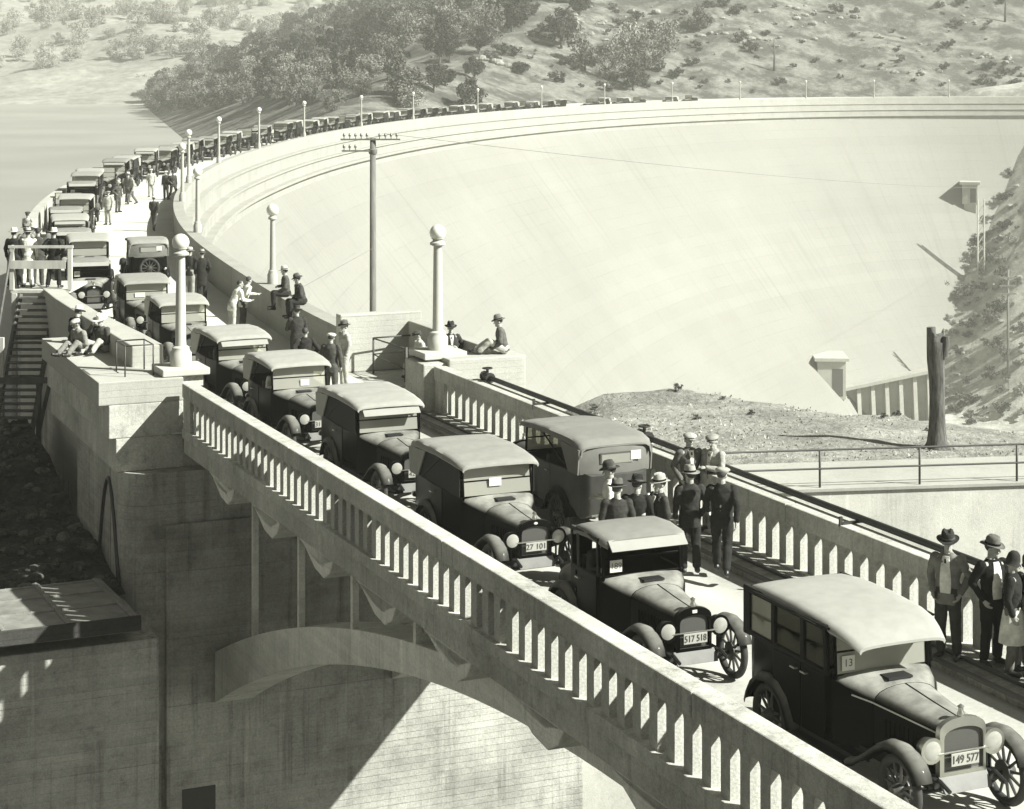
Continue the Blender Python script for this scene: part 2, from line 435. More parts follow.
wm.bump(wm.noise(.7, 4, .6, (1, .35, 1)), .25, .1)
lw = MB(); pts = [(-4000, 44, -8.0), (-18, 44, -8.0), (-18, 62, -8.0)]
ring = [(-4000, 30), (-22, 52)] + [(woff(d, -9).x, woff(d, -9).y) for d in [x for x in WS if x > 14][::3]] + [(160, 392), (160, 4000), (-4000, 4000)]
lw.add([(x, y, -8.0) for x, y in ring], [tuple(range(len(ring)))])
tag(ob('lake_water', lw, wm.m), kind='structure')
def bank_z(x, y):
    s = -ST*x+CT*y; t = CT*x+ST*y
    z = -3.55 + max(0, s-44)*.155 + .35*fbm(x, y, .35)+.16*fbm(x, y, 1.4) + .25*max(0, t-6)*.2
    if s > 55.5: z -= (s-55.5)*.9
    return z
bm_ = MB(); bt = lin(-26, 9.70, 100); bs = lin(43.2, 66, 64); vs = []
for s in bs:
    for t in bt:
        p = P(s, t); vs.append((p.x, p.y, bank_z(p.x, p.y)))
bm_.add(vs, [(j*100+i, j*100+i+1, (j+1)*100+i+1, (j+1)*100+i) for j in range(63) for i in range(99)])
tag(ob('bank_soil', bm_, M['soil'], smooth=180), kind='structure')
# clods and stones lying on the damp bank belong to that soil
cl = MB()
for i in range(900):
    s, t = rnd.uniform(43.6, 56), rnd.uniform(3.5, 9.6); p = P(s, t); r = rnd.choice([.03,.04,.05,.07,.11,.18])
    cl.ball((p.x, p.y, bank_z(p.x, p.y)+r*.25), r*rnd.uniform(.7,1.4), r*rnd.uniform(.7,1.4), r*rnd.uniform(.5,.9), 6, 4)
tag(ob('bank_rubble', cl, M['soil2'] if 'soil2' in M else dirt_mat('bank_stones', .04, .15, 2), smooth=40), 'dark clods and small stones scattered over the damp soil bank below the wooden stair', 'rubble', kind='stuff')

# ------------------------------------------------------------------ dam
dam = empty('concrete_dam', woff(0, 0), 0, 'long white curved concrete dam with stepped ledges under its crest wall', 'dam')
def dpart(name, mb, m, smooth=None, parent=None, bevel=0):
    o = ob(name, mb, m, None, smooth=smooth, bevel=bevel); o.parent = parent or dam; o.matrix_parent_inverse = Matrix.Translation(-dam.location)
    return o
D1 = 9.2                                                    # crest wall starts past the abutment platform
crest = [(.0,-.02),(.0,1.15),(.55,1.15),(.55,.05)]
dpart('crest_wall', sweep([(0,-.3),(0,1.15),(.5,1.15),(.5,-.3)], 7.6, DEND), M['crest_conc'])
ledge = [(.5,-.35),(.5,.06),(.98,.06),(.98,-.10),(.86,-.14),(.86,-1.05),(1.42,-1.05),(1.42,-1.20),(1.26,-1.24),(1.26,-2.05),(1.85,-2.05),(1.85,-2.28),(1.5,-2.45),(1.5,-3.1),(.0,-3.1),(.0,-.35)]
dpart('crest_ledge', sweep(ledge, 7.6, DEND), M['crest_conc'])
H = 62
face = [(1.5,-3.0)]+[(1.5+.78*h, -3.0-h) for h in (3,7,12,18,26,36,48,H)]
fm = NT('dam_face_concrete')          # laid out along the arc: u runs along the crest, v down the batter (both in tens of metres)
def fmap(scale, sc, detail=5, rough=.6): return fm.noise(sc, detail, rough, scale, coord='UV')
fa = fm.rng(fmap((.35,.5,1), 1.0, 7, .62), .3, .7, .90, 1.06)
fus = fm.new('ShaderNodeSeparateXYZ'); fm.link(fm.tc.outputs['UV'], fus.inputs[0])
fv = fm.math('ADD', fus.outputs[1], fm.math('MULTIPLY', fmap((1,1,1), 1.0, 2), .02))
lift_ = fm.math('DIVIDE', fv, .19)
fa = fm.math('MULTIPLY', fa, fm.math('SUBTRACT', 1, fm.math('MULTIPLY', fm.rng(fm.math('FRACT', lift_, 0), 0, .09, 1, 0), fm.rng(fmap((1.1,1.1,1), 1.0, 5, .7), .42, .62, 0, .17))))
fwn = fm.new('ShaderNodeTexWhiteNoise', noise_dimensions='1D'); fm.link(fm.math('FLOOR', lift_, 0), fwn.inputs['W'])
fa = fm.math('MULTIPLY', fa, fm.rng(fwn.outputs['Value'], 0, 1, .972, 1.02))
fjn = fm.rng(fm.math('FRACT', fm.math('DIVIDE', fus.outputs[0], 1.5), 0), 0, .012, 1, 0)
fa = fm.math('MULTIPLY', fa, fm.math('SUBTRACT', 1, fm.math('MULTIPLY', fjn, .13)))
fst = fm.math('MULTIPLY', fm.rng(fmap((9,.22,1), 1.0, 7, .72), .52, .74, 0, .26), fm.rng(fmap((.3,.45,1), 1.0, 3), .42, .6, .05, 1))
fa = fm.math('MULTIPLY', fa, fm.math('SUBTRACT', 1, fst))
fsp2 = fm.math('MULTIPLY', fm.rng(fmap((22,.5,1), 1.0, 5, .7), .55, .72, 0, .10), 1)
fa = fm.math('MULTIPLY', fa, fm.math('SUBTRACT', 1, fsp2))
fa = fm.math('MULTIPLY', fa, fm.rng(fm.noise(3, 6, .78), .3, .7, .93, 1.06))
fm.link(fm.value_to_colour(fm.math('MULTIPLY', fa, .212)), fm.b.inputs['Base Color']); fm.b.inputs['Roughness'].default_value = .95; fm.b.inputs['Specular IOR Level'].default_value = .15
fo = dpart('downstream_face', sweep(face, 2.0, DEND, closed=False, caps=False), fm.m, smooth=60)
fds = [2.0]+[x for x in WS if 2.3 < x < DEND-.3]+[DEND]
fuv = fo.data.uv_layers.new(name='along_arc')
for lp in fo.data.loops:
    i, j = divmod(lp.vertex_index, len(face)); fuv.data[lp.index].uv = (fds[i]/10, -face[j][1]*1.27/10)
dpart('core_mass', sweep([(.02,-.06),(1.4,-3.05),(1.4,-50),(-ROADW-.5,-50),(-ROADW-.5,-.06)], 9, DEND), M['pier_conc'])
dpart('upstream_wall', sweep([(-ROADW,-.3),(-ROADW,1.15),(-ROADW-.42,1.15),(-ROADW-.42,-.3)], 15.5, DEND), M['white_conc'])
rm = NT('pale_dusty_roadway')
v = rm.math('MULTIPLY', rm.rng(rm.noise(.35, 6, .6), .3, .7, .85, 1.1), rm.rng(rm.noise(9, 6, .75), .3, .7, .85, 1.12))
rm.link(rm.value_to_colour(rm.math('MULTIPLY', v, .52)), rm.b.inputs['Base Color']); rm.b.inputs['Roughness'].default_value = .95
rm.bump(rm.noise(12, 6, .7), .3, .01)
tag(ob('dam_road', sweep([(.0,.0),(-ROADW,.0)], .1, DEND, closed=False, caps=False), rm.m), kind='structure')

# ------------------------------------------------------------------ abutment at the bridge's end (bridge frame: x = t, y = s)
def bob(name, mb, m, parent=None, **k):                     # build in (t, s, z); its thing carries the turn
    return ob(name, mb, m, parent, **k)
def bempty(name, s, t, label, cat, group=None):
    e = empty(name, (0,0,0), BROT, label, cat, group); return e
ab = bempty('bridge_abutment', 44, 11, 'stepped concrete abutment under the near lamp with sunlit triangle on its front', 'abutment')
def poly_walls(pts): return pts
m = MB()
m.prism([(9.27,44.0),(11.2,44.0),(11.2,51.6),(9.40,51.6)], 'z', .72, 1.24)
bob('platform_slab', m, M['white_conc'], ab, bevel=.012)
# keep the roadway clear: the raised body stops at the road edge
m2 = MB()
m2.prism([(9.5,44.003),(11.2,44.003),(11.2,51.9),(9.6,51.9)], 'z', -.04, .718)
m2.prism([(9.66,44.006),(11.2,44.006),(11.2,52.2),(9.74,52.2)], 'z', -.80, -.042)
m2.box(11.0, 17.5, 44.05, 60, -.80, -.06)
bob('stepped_block', m2, M['bridge_conc'], ab, bevel=.02)
# wall between the ledge and the roadway
m = MB(); m.prism([(10.45,45.9),(11.2,45.9),(11.2,48),(11.05,52.5),(11.1,56),(11.3,60),(11.55,63.5),(11.0,63.8),(10.75,60),(10.55,56),(10.5,52.5)], 'z', -3.0, 1.74)
bob('parapet_wall', m, M['white_conc'], ab, bevel=.03)
m = MB(); arc = [(10.02+.55*(1-math.cos(a)), 43.55+.55*(1-math.sin(a))) for a in lin(0, math.pi/2, 8)]
# rounded nose: from the left face round to the front
nose = [(9.72+.55*(1-math.cos(a)), 44.1-.55*math.sin(a)) for a in lin(0, math.pi/2, 9)]+[(17.6,43.55),(17.6,58),(10.55,58),(10.55,48.6),(9.72,48.6)]
m.prism(nose, 'z', -14, -.802)
bob('pier_body', m, M['wall_conc'], ab, smooth=35)
m = MB(); m.box(10.66, 21.0, 43.40, 43.548, -14, -1.95)
bob('wall_offset_course', m, M['wall_conc'], ab, bevel=.02)
m = MB(); m.box(11.02, 11.78, 43.38, 43.402, -8.8, -7.9)
bob('drain_opening', m, M['ink_and_shade'], ab)  # dark panel painting the shade inside the drain hole
# end post of the right balustrade and the platform on the downstream side
pl = bempty('downstream_platform', 47, 18, 'white concrete lookout platform with low walls at the far end of the right balustrade', 'platform')
m = MB(); m.box(17.2, 19.6, 44.1, 51.0, -14, -.02); bob('platform_base', m, M['white_conc'], pl)
m = MB(); m.box(17.55, 19.55, 43.60, 44.25, -14, 1.30); bob('front_wall', m, M['white_conc'], pl, bevel=.03)
m = MB(); m.box(19.15, 19.552, 44.252, 50.6, -.018, 1.30); bob('side_wall', m, M['white_conc'], pl, bevel=.03)
m = MB(); m.box(17.2, 19.553, 50.602, 51.0, -.018, 1.55); bob('step_block', MB().box(18.4, 19.3, 48.2, 49.0, -.018, .42), M['white_conc'], pl, bevel=.02)
m = MB(); m.box(17.2, 19.553, 50.602, 51.0, -.018, 1.55); bob('back_wall', m, M['white_conc'], pl, bevel=.03)
m = MB(); m.box(16.95, 17.55, 43.76, 45.0, -.5, 1.2); bob('end_post', m, M['bridge_conc'], pl, bevel=.03)
# hidden slabs added under the bridge's far end to shade the wall below
ls = bempty('shadow_slab', 40, 19, 'unseen slab added under the far end of the bridge to shade the wall', 'slab')
m = MB(); m.box(18.0, 20.1, 34.5, 43.4, -3.0, -1.5); m.box(15.3, 17.3, 36.5, 43.38, -2.6, -1.5); bob('slab_body', m, M['wall_conc'], ls)

# ------------------------------------------------------------------ spillway training wall with its pipe fence
tw = empty('spillway_wall', (0,0,0), 0, 'pale concrete spillway wall below the pipe fence on the right', 'wall')
line = [P(43.5,19.9).to_2d(), Vector((1.6,49.3)), Vector((7.9,50.25)), Vector((13.1,51.0)), Vector((30,53.4))]
def along(line, off0, off1, z0, z1):
    m = MB(); rings = []
    for i, p in enumerate(line):
        d = (line[min(i+1,len(line)-1)]-line[max(i-1,0)]).normalized(); n = Vector((-d.y, d.x))
        a, b = p+n*off0, p+n*off1
        rings.append([(a.x,a.y,z0),(b.x,b.y,z0),(b.x,b.y,z1),(a.x,a.y,z1)])
    m.loft(rings); return m
ob('wall_face', along(line, 0, 1.2, -14, -2.56), concrete('spillway_wall_concrete', .54, 0, .3, .16, .1, dirt=.2), tw)
ob('wall_cap', along(line, -.06, 3.2, -2.556, -2.48), M['white_conc'], tw)
fe = empty('pipe_fence', (0,0,0), 0, 'dark iron two rail pipe fence along the top of the spillway wall', 'fence')
fl = line
for z in (-1.52, -2.0):
    ob('rail', MB().tube([(p.x+.05, p.y+.12, z) for p in fl], .026, 8), M['rail'], fe, smooth=180)
fx = [2.2, 7.87-2.62, 7.87, 10.5, 13.1, 15.7, 18.3, 21]
for x in fx:
    for a, b in zip(fl, fl[1:]):
        if a.x <= x <= b.x: y = a.y+(b.y-a.y)*(x-a.x)/(b.x-a.x)
    ob('post', MB().tube([(x, y+.12, -2.48), (x, y+.12, -1.5)], .03, 8), M['rail'], fe, smooth=180)
tag(ob('spillway_floor', MB().add([P(-12,-40,-11), P(-12,60,-11), P(46,60,-11), P(46,-40,-11)], [(0,1,2,3)]), M['soil']), kind='structure')

# ------------------------------------------------------------------ spillway gate on the left
ga = bempty('spillway_gate', 41, 7, 'riveted steel plate spillway gate lying below the soil bank', 'gate')
gs0, gs1, gz = 39.7, 43.4, -2.85
GM = Matrix.Translation((0, gs0, gz)) @ Matrix.Rotation(R(-2), 4, 'X')
ob('plate', MB().box(-14, 9.2, 0, gs1-gs0, -.3, 0, GM), M['steel'], ga, bevel=.015)
ob('front_lip', MB().box(-14, 9.22, -.07, -.002, -.27, .03, GM), concrete('dark_rusted_lip', .05, .1, .2, .3, .2), ga, bevel=.01)
for i in range(14):
    x = 9.05-i*1.28
    rb = MB().box(x-.05, x+.05, .02, gs1-gs0-.02, .002, .035, GM); 
    for j in range(26): rb.ball(GM @ Vector((x, .1+j*.14, .035)), .022, .022, .018, 6, 4)
    ob('rib', rb, M['steel'], ga)
for y in (1.25, 2.5, 3.55):
    rb = MB().box(-14, 9.15, y-.04, y+.04, .002, .03, GM)
    for j in range(90): rb.ball(GM @ Vector((9.05-j*.15, y, .03)), .018, .018, .015, 6, 4)
    ob('seam_strip', rb, M['steel'], ga)
sh = [(10.004+.0*i, 0) for i in range(2)]
arcp = [Vector((9.985, 44.2+1.45*k, -3.0)) for k in (1, )]
shp = []
for k in lin(-1, 1, 17): shp.append(Vector((9.70, 44.95+1.05*(k), -1.1-2.2*abs(k)**1.8)))
ob('side_seal', MB().tube(shp, .05, 6), M['pipe'], ga, smooth=180)
sw = bempty('spillway_sill', 41, 4, 'damp stained concrete sill wall below the steel gate', 'wall')
ob('sill_block', MB().box(-14, 9.68, 40.05, 43.42, -14, -3.44), M['wet_conc'], sw, bevel=.03)

# ------------------------------------------------------------------ bridge
br = bempty('arch_bridge', 22, 14, 'concrete arch bridge with arched balustrades crossing the spillway', 'bridge')
S0, S1 = 3.0, 43.74
ob('deck_slab', MB().box(11.42, 17.2, S0, S1+.3, -.42, -.02), M['bridge_conc'], br)
def fascia(t0, t1, tout):
    m = MB(); m.box(t0, t1, S0, S1, -.46, -.10); return m
lo = 11.10; li = 11.42; ro = 17.52; ri = 17.20
for a, b, name in ((lo, li, 'l'), (ri, ro, 'r')):
    out = -1 if name == 'l' else 1
    cuts = [S1]+[43.35-.435*(k+.5) for k in range(17, 90, 18)]+[S0]; pm = MB()
    for c0, c1 in zip(cuts, cuts[1:]): pm.box(a, b, c1+.006, c0-.006, .83, 1.15)
    pr = ob('parapet', pm, M['bridge_conc'], br, bevel=.022)
    ob('base_rail', MB().box(a+.0, b-.0, S0, S1, -.08, .13), M['bridge_conc'], pr, bevel=.015)
    ob('fascia_beam', MB().box(a+(.05 if out > 0 else .04), b-.05, S0, S1, -.43, -.082), M['bridge_conc'], pr, bevel=.015)
    # balusters: posts whose heads flare into round arches
    sp = .435; hw = .107
    poly = [(-hw, .13), (hw, .13), (hw, .70)]
    for q in lin(0, 90, 7)[1:]: poly.append((sp/2-(sp/2-hw)*math.cos(R(q)), 0.70+.11*math.sin(R(q))))
    poly += [(sp/2, .83), (-sp/2, .83)]
    for q in lin(90, 0, 7)[:-1]: poly.append((-sp/2+(sp/2-hw)*math.cos(R(q)), 0.70+.11*math.sin(R(q))))
    poly.append((-hw, .70))
    bmesh_ = MB().prism(poly, 'x', -.075, .075).mesh('baluster')
    n = 87
    ob('end_shade_block', MB().box(a+.03, b-.03, 43.135, S1, .131, .829), M['bridge_conc'], pr)  # solid fill added to stop sunlight passing the last balusters
    for i in range(1, n):
        o = bpy.data.objects.new('baluster', bmesh_); COL.objects.link(o)
        if i == 1 and not bmesh_.materials: bmesh_.materials.append(M['bridge_conc'])
        o.parent = pr; o.location = ((a+b)/2, 43.35-sp*i, 0)
def brk(s):                    # floor beam end under the overhanging edge
    return [(11.16,-.47),(11.85,-.47),(11.85,-1.0),(11.62,-1.06),(11.45,-.86)]
for i in range(13):
    s = 40.4-3.2*i
    if s < S0+.3: break
    fb = MB().box(11.9, 16.75, s-.2, s+.2, -1.12, -.422)
    ob('floor_beam', fb, M['bridge_conc'], br, bevel=.02)
    k_ = .8 if i < 5 else .5
    for t0, t1 in ((11.16, 11.897), (16.753, 17.46)):
        ob('bracket', MB().prism([(s+1.3,-.435),(s+.25,-.435-.27*k_),(s-.2,-.435-.30*k_),(s-.3,-.435-.20*k_),(s-.75,-.435)], 'x', t0, t1), M['rib_conc'], br, bevel=.015)
        ob('bracket', MB().prism([(s+1.75,-.162),(s+.28,-.80),(s-.22,-.86),(s-.55,-.70),(s-.95,-.162)], 'x', t0, t1), M['rib_conc'], br, bevel=.02)
SPW = True
def arch_z(s):                 # extrados and intrados heights
    u = (s-22)/21.3
    return -.62-4.25*abs(u)**2.1, -1.07-4.95*abs(u)**2.1
def rib(t0, t1):
    m = MB(); rings = []
    for s in lin(2.0, 43.35, 60):
        e, i_ = arch_z(s); rings.append([(t0,s,i_),(t1,s,i_),(t1,s,e),(t0,s,e)])
    m.loft(rings); return m
for t0, t1 in ((11.75, 12.65), (16.0, 16.9)):
    rb = ob('arch_rib', rib(t0, t1), M['rib_conc'], br, bevel=.02)
    sw_ = MB(); sw_.loft([[(t0+.1,s,arch_z(s)[0]-.08),(t0+.5,s,arch_z(s)[0]-.08),(t0+.5,s,-.425),(t0+.1,s,-.425)] for s in lin(14.6, 29.4, 24)])
    ob('spandrel_wall', sw_, M['rib_conc'], br)
    for i in range(4):
        s = 40.4-3.2*i; e = arch_z(s)[0]
        ob('spandrel_column', MB().box(t0+.02, t0+.14, s-.06, s+.06, e-.1, -1.055 if t0 > 14 else -.84), M['rib_conc'], br)
rt = NT('worn_bridge_roadway'); rsp = rt.new('ShaderNodeSeparateXYZ'); rt.link(rt.tc.outputs['Object'], rsp.inputs[0])
tx_ = rt.math('ADD', rsp.outputs[0], rt.math('MULTIPLY', rt.noise(.3, 3), .25))
tr_ = rt.math('ABSOLUTE', rt.math('SUBTRACT', rt.math('FRACT', rt.math('DIVIDE', rt.math('SUBTRACT', tx_, 12.0), 1.40), 0), .5), 0)
tv = rt.math('MULTIPLY', rt.rng(tr_, .1, .42, 1.0, .80), rt.rng(rt.noise(.5, 7, .7), .3, .7, .82, 1.1))
tv = rt.math('MULTIPLY', tv, rt.rng(rt.noise(11, 7, .78), .3, .7, .84, 1.12)); tv = rt.math('MULTIPLY', tv, rt.rng(rt.noise(1.7, 8, .8), .55, .7, 1, .72))
rt.link(rt.value_to_colour(rt.math('MULTIPLY', tv, .46)), rt.b.inputs['Base Color']); rt.b.inputs['Roughness'].default_value = .95; rt.bump(rt.noise(14, 6, .7), .4, .01)
tag(ob('road', MB().box(12.05, 16.45, S0, S1+.32, -.015, .0), rt.m, rotz=BROT), kind='structure')
wk = dirt_mat('dusty_sidewalk', .26, .40, 2)
for nm, a, b in (('sidewalk', 16.45, 17.198), ('sidewalk', 11.422, 12.05)):
    tag(ob(nm, MB().box(a, b, S0, S1+.3, -.015, .10), wk, rotz=BROT, bevel=.01), kind='structure')
for t in (16.47, 16.86):
    tag(ob('guard_timber', MB().box(t-.05, t+.05, S0, S1, .102, .145), M['stringer'], rotz=BROT, bevel=.01), 'long dark timber on the sidewalk beside the right balustrade, '+('along the roadway edge' if t < 16.6 else 'along its middle'), 'timber')
# iron pipe lying along the outer edge of the right balustrade
pp = bempty('iron_pipe', 30, 17.6, 'dark iron pipe running along the outer top edge of the right balustrade', 'pipe')
PT, PZ = 17.56, 1.235
ob('pipe_run', MB().tube([(PT, s, PZ) for s in lin(S0, 41.2, 20)], .058, 10), M['pipe'], pp, smooth=180)
def valve(s):
    m = MB(); m.tube([(PT, s-.16, PZ), (PT, s+.16, PZ)], .095, 10); m.tube([(PT, s-.19, PZ), (PT, s-.14, PZ)], .12, 10); m.tube([(PT, s+.14, PZ), (PT, s+.19, PZ)], .12, 10)
    m.tube([(PT, s, PZ), (PT, s, PZ+.2)], .035, 8); m.tube([(PT+.11*math.cos(a), s+.11*math.sin(a), PZ+.2) for a in lin(0, 2*math.pi, 13)], .016, 6)
    return m
ob('valve', valve(41.3), M['pipe'], pp, smooth=40); ob('valve', valve(33.6), M['pipe'], pp, smooth=40)
for s in (38, 30.5, 26.3, 22, 18): ob('clamp', MB().box(PT-.32, PT+.07, s-.03, s+.03, 1.152, 1.19).box(PT-.36, PT-.31, s-.02, s+.02, 1.05, 1.28), M['pipe'], pp)

# ------------------------------------------------------------------ lamps
def lamp_parts(root, h, r=.10, pedestal=True):
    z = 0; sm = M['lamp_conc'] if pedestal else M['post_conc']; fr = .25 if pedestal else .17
    if pedestal:
        ob('plinth_cap', MB().box(-.55,.55,-.55,.55,0,.16), M['lamp_conc'], root, bevel=.02); z = .16
    k = h-z-.52
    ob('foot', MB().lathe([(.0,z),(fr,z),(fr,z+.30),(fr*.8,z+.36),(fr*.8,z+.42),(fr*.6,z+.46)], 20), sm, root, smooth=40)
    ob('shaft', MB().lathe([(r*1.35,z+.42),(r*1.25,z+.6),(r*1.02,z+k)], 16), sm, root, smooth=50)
    ob('collar', MB().lathe([(r*1.2,z+k),(r*1.9,z+k+.03),(r*1.9,z+k+.08),(r*1.25,z+k+.12),(r*1.25,z+k+.16),(r*1.6,z+k+.18),(r*1.3,z+k+.2)], 16), M['bridge_conc'], root, smooth=40)
    zb = z+k+.32
    ob('globe', MB().ball((0,0,zb), .20, .20, .20, 20, 14), M['globe'], root, smooth=180)
l1 = P(44.65, 11.3); l2 = P(44.6, 17.65)
ll = empty('street_lamp', (l1.x, l1.y, 1.25), BROT, 'tall white globe lamp on a square plinth at the left end of the bridge', 'lamp', 'globe lamps')
lamp_parts(ll, 3.2)
ob('plinth', MB().box(-.42,.42,-.42,.42,-.26,-.002), M['bridge_conc'], ll)
ll = empty('street_lamp', (l2.x, l2.y, 1.25), BROT, 'tall white globe lamp on a square plinth at the end of the right balustrade', 'lamp', 'globe lamps')
lamp_parts(ll, 3.2)
ob('plinth', MB().box(-.42,.42,-.42,.42,-.28,-.002), M['bridge_conc'], ll)
lyz = [(64,3.65),(83,3.8),(101,4.05),(116,4.2),(138,4.3),(160,4.4),(184,4.4),(212,4.4)]
ldist = [(d_for_Y(y), z) for y, z in lyz]
for u in (413, 478, 541, 605, 672, 738, 806, 876, 948):
    best = min((abs(woff(d, .3).x/woff(d, .3).y*F+CX-u), d) for d in [x for x in WS if x > ldist[-1][0]-0 and x < DEND-20]); ldist.append((best[1], 4.35))
for i, (d, zt) in enumerate(ldist):
    p = woff(d, .3 if i > 2 else .45, 1.15); t = wat(d)[1]
    le = empty('street_lamp', p, math.atan2(-t.x, t.y), '%s globe lamp along the dam\'s downstream crest wall, counted from the bridge' % ORD[i], 'lamp', 'globe lamps')
    if i == 0: lamp_parts(le, 1.0, .10, False); proto_kids = list(le.children); le['h0'] = 1.0
    for c in list(le.children): bpy.data.objects.remove(c)
    if 'h0' in le: del le['h0']
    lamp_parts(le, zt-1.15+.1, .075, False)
    if i == 0: pass

# pipe gate across the platform opening
gt = bempty('pipe_gate', 47, 17, 'dark pipe railing gate across the opening beside the right lamp', 'gate')
g0, g1 = Vector((18.0, 50.2, -.02)), Vector((18.3, 48.5, -.02))
def gp(k, z): q = g0.lerp(g1, k); return (q.x, q.y, z)
ob('post', MB().tube([gp(0,-.02),gp(0,.95)], .03, 8), M['rail'], gt, smooth=180); ob('post', MB().tube([gp(1,-.02),gp(1,.90)], .045, 8), M['rail'], gt, smooth=180)
ob('rail', MB().tube([gp(0,.93),gp(1,.86)], .022, 8), M['rail'], gt, smooth=180); ob('rail', MB().tube([gp(0,.5),gp(1,.80)], .018, 8), M['rail'], gt, smooth=180)
ob('rail', MB().tube([gp(0,.94),(19.1,50.3,.94)], .022, 8), M['rail'], gt, smooth=180)
ob('brace', MB().tube([gp(0,.5),gp(1,.3)], .018, 8), M['rail'], gt, smooth=180)
# light pipe stand on the left ledge
st = bempty('pipe_stand', 46, 10.6, 'small open frame of thin pipe standing on the ledge beside the left lamp', 'frame')
for x, y in ((10.0,44.6),(10.65,44.6),(10.0,45.5),(10.65,45.5)): ob('post', MB().tube([(x,y,1.24),(x,y,1.95)], .018, 6), M['rail'], st, smooth=180)
ob('top_rail', MB().tube([(10.0,44.6,1.94),(10.65,44.6,1.94),(10.65,45.5,1.94),(10.0,45.5,1.94),(10.0,44.6,1.94)], .017, 6), M['rail'], st, smooth=180)
fp = empty('flag_pole', P(45.55, 11.55), BROT, 'thin dark rod standing behind the left lamp', 'rod')
ob('rod', MB().tube([(0,0,0),(0,0,2.25)], .035, 8), M['pipe'], fp, smooth=180); ob('rod_foot', MB().box(-.09,.09,-.09,.09,0,.03), M['pipe'], fp)

# ------------------------------------------------------------------ wooden stair on the left
wsx, wsy = -13.95, 57.6
ws = empty('wooden_stair', (wsx, wsy, 0), 0, 'wooden stair with railed landing beside the left end of the dam', 'stair')
TOPZ = 1.72
ob('landing', MB().box(-.72, 1.02, 0, 2.4, TOPZ-.1, TOPZ), M['wood_pale'], ws, bevel=.01)
for x, y, a in ((-.68,.05,'wood_pale'),(1.02,.05,'wood_pale'),(-.68,2.3,'wood_pale')): ob('railing_post', MB().box(x-.06,x+.06,y-.06,y+.06,TOPZ,TOPZ+1.28), M[a], ws)
ob('railing', MB().box(-.78,1.12,-.02,.04,TOPZ+1.22,TOPZ+1.30).box(-.72,.9,-.05,-.012,TOPZ+.62,TOPZ+.86), M['wood_pale'], ws)
ob('railing', MB().box(-.76,-.70,.1,2.3,TOPZ+1.2,TOPZ+1.28), M['wood_pale'], ws)
NT_ = 26
for i in range(NT_):
    k = (i+.5)/NT_; y = -.1-4.2*k; z = TOPZ-.12-4.3*k; x = .12+.12*k
    ob('tread', MB().box(x-.48, x+.48, y-.13, y+.13, z-.02, z+.025), M['wood_dark'], ws)
for sx in (-.52, .52):
    ob('stringer', MB().tube([(.1+sx, 0, TOPZ-.15), (.24+sx, -4.3, TOPZ-4.5)], .075, 6), M['wood_dark'], ws)
ob('support_post', MB().box(-.66,-.52,-.08,.06,-4.5,TOPZ-.1), M['wood_pale'], ws); ob('support_post', MB().box(.62,.74,-.06,.10,-2.5,TOPZ-.1), M['wood_dark'], ws)
ob('support_post', MB().box(-.46,-.32,-2.35,-2.2,-4.5,.65), M['wood_pale'], ws); ob('support_post', MB().box(.60,.72,-2.35,-2.2,-4,-.6), M['wood_dark'], ws)
ob('handrail', MB().tube([(-.70,.0,TOPZ+1.1),(-.42,-4.3,TOPZ-3.4)], .04, 6), M['wood_dark'], ws)
ob('brace', MB().box(-.6,1.5,-2.4,-2.28,-.62,-.46), M['wood_dark'], ws); ob('brace', MB().tube([(.66,-2.3,-2.0),(1.0,-2.3,-.5)], .06, 6), M['wood_dark'], ws)
ob('brace', MB().box(-.3,1.3,-1.1,-1.0,.42,.5), M['wood_dark'], ws)

# ------------------------------------------------------------------ poles, wires, trunk, gatehouses
up = empty('utility_pole', (-6.07, 86, -13), 0, 'tall wooden utility pole with insulated crossarm in front of the dam face', 'pole')
ob('pole_shaft', MB().tube([(0,0,0),(0,0,18.0)], [.17,.13], 12), M['pole'], up, smooth=180)
for z, xs in ((17.95, [-1.25,-1.0,-.75,-.5,-.25,.3,.55,.8,1.05]), (17.45, [-1.25,-1.0,-.75])):
    ca = ob('crossarm', MB().box(-1.4 if z > 17.5 else -1.35, 1.2 if z > 17.5 else -.1, -.18, -.11, z-.035, z+.035), M['pole'], up)
    for x in xs: ob('insulator', MB().lathe([(.02,z+.035),(.02,z+.13),(.055,z+.13),(.06,z+.2),(.04,z+.26),(.01,z+.28)], 8, (x,-.15,0)), M['insul'], ca, smooth=40)
ob('transformer_cap', MB().lathe([(.16,17.3),(.19,17.35),(.19,17.5),(.1,17.55)], 10), M['pole'], up, smooth=40)
p0 = Vector((-6.07+.55, 85.85, 5.2)); p1 = Vector((97, 345, -13.6))
wl_ = []
for k in lin(0, 1, 40):
    q = p0.lerp(p1, k); q.z -= 4*3.2*k*(1-k)*.42; wl_.append(q)
tag(ob('power_line', MB().tube(wl_, .014, 5), M['pole']), 'thin sagging power line crossing in front of the white dam face', 'wire')
tag(ob('guy_wire', MB().tube([woff(15, .6, 1.3), (-6.07, 85.9, .2)], .008, 5), M['pole']), 'thin pale wire running from the crest wall to the tall utility pole', 'wire')

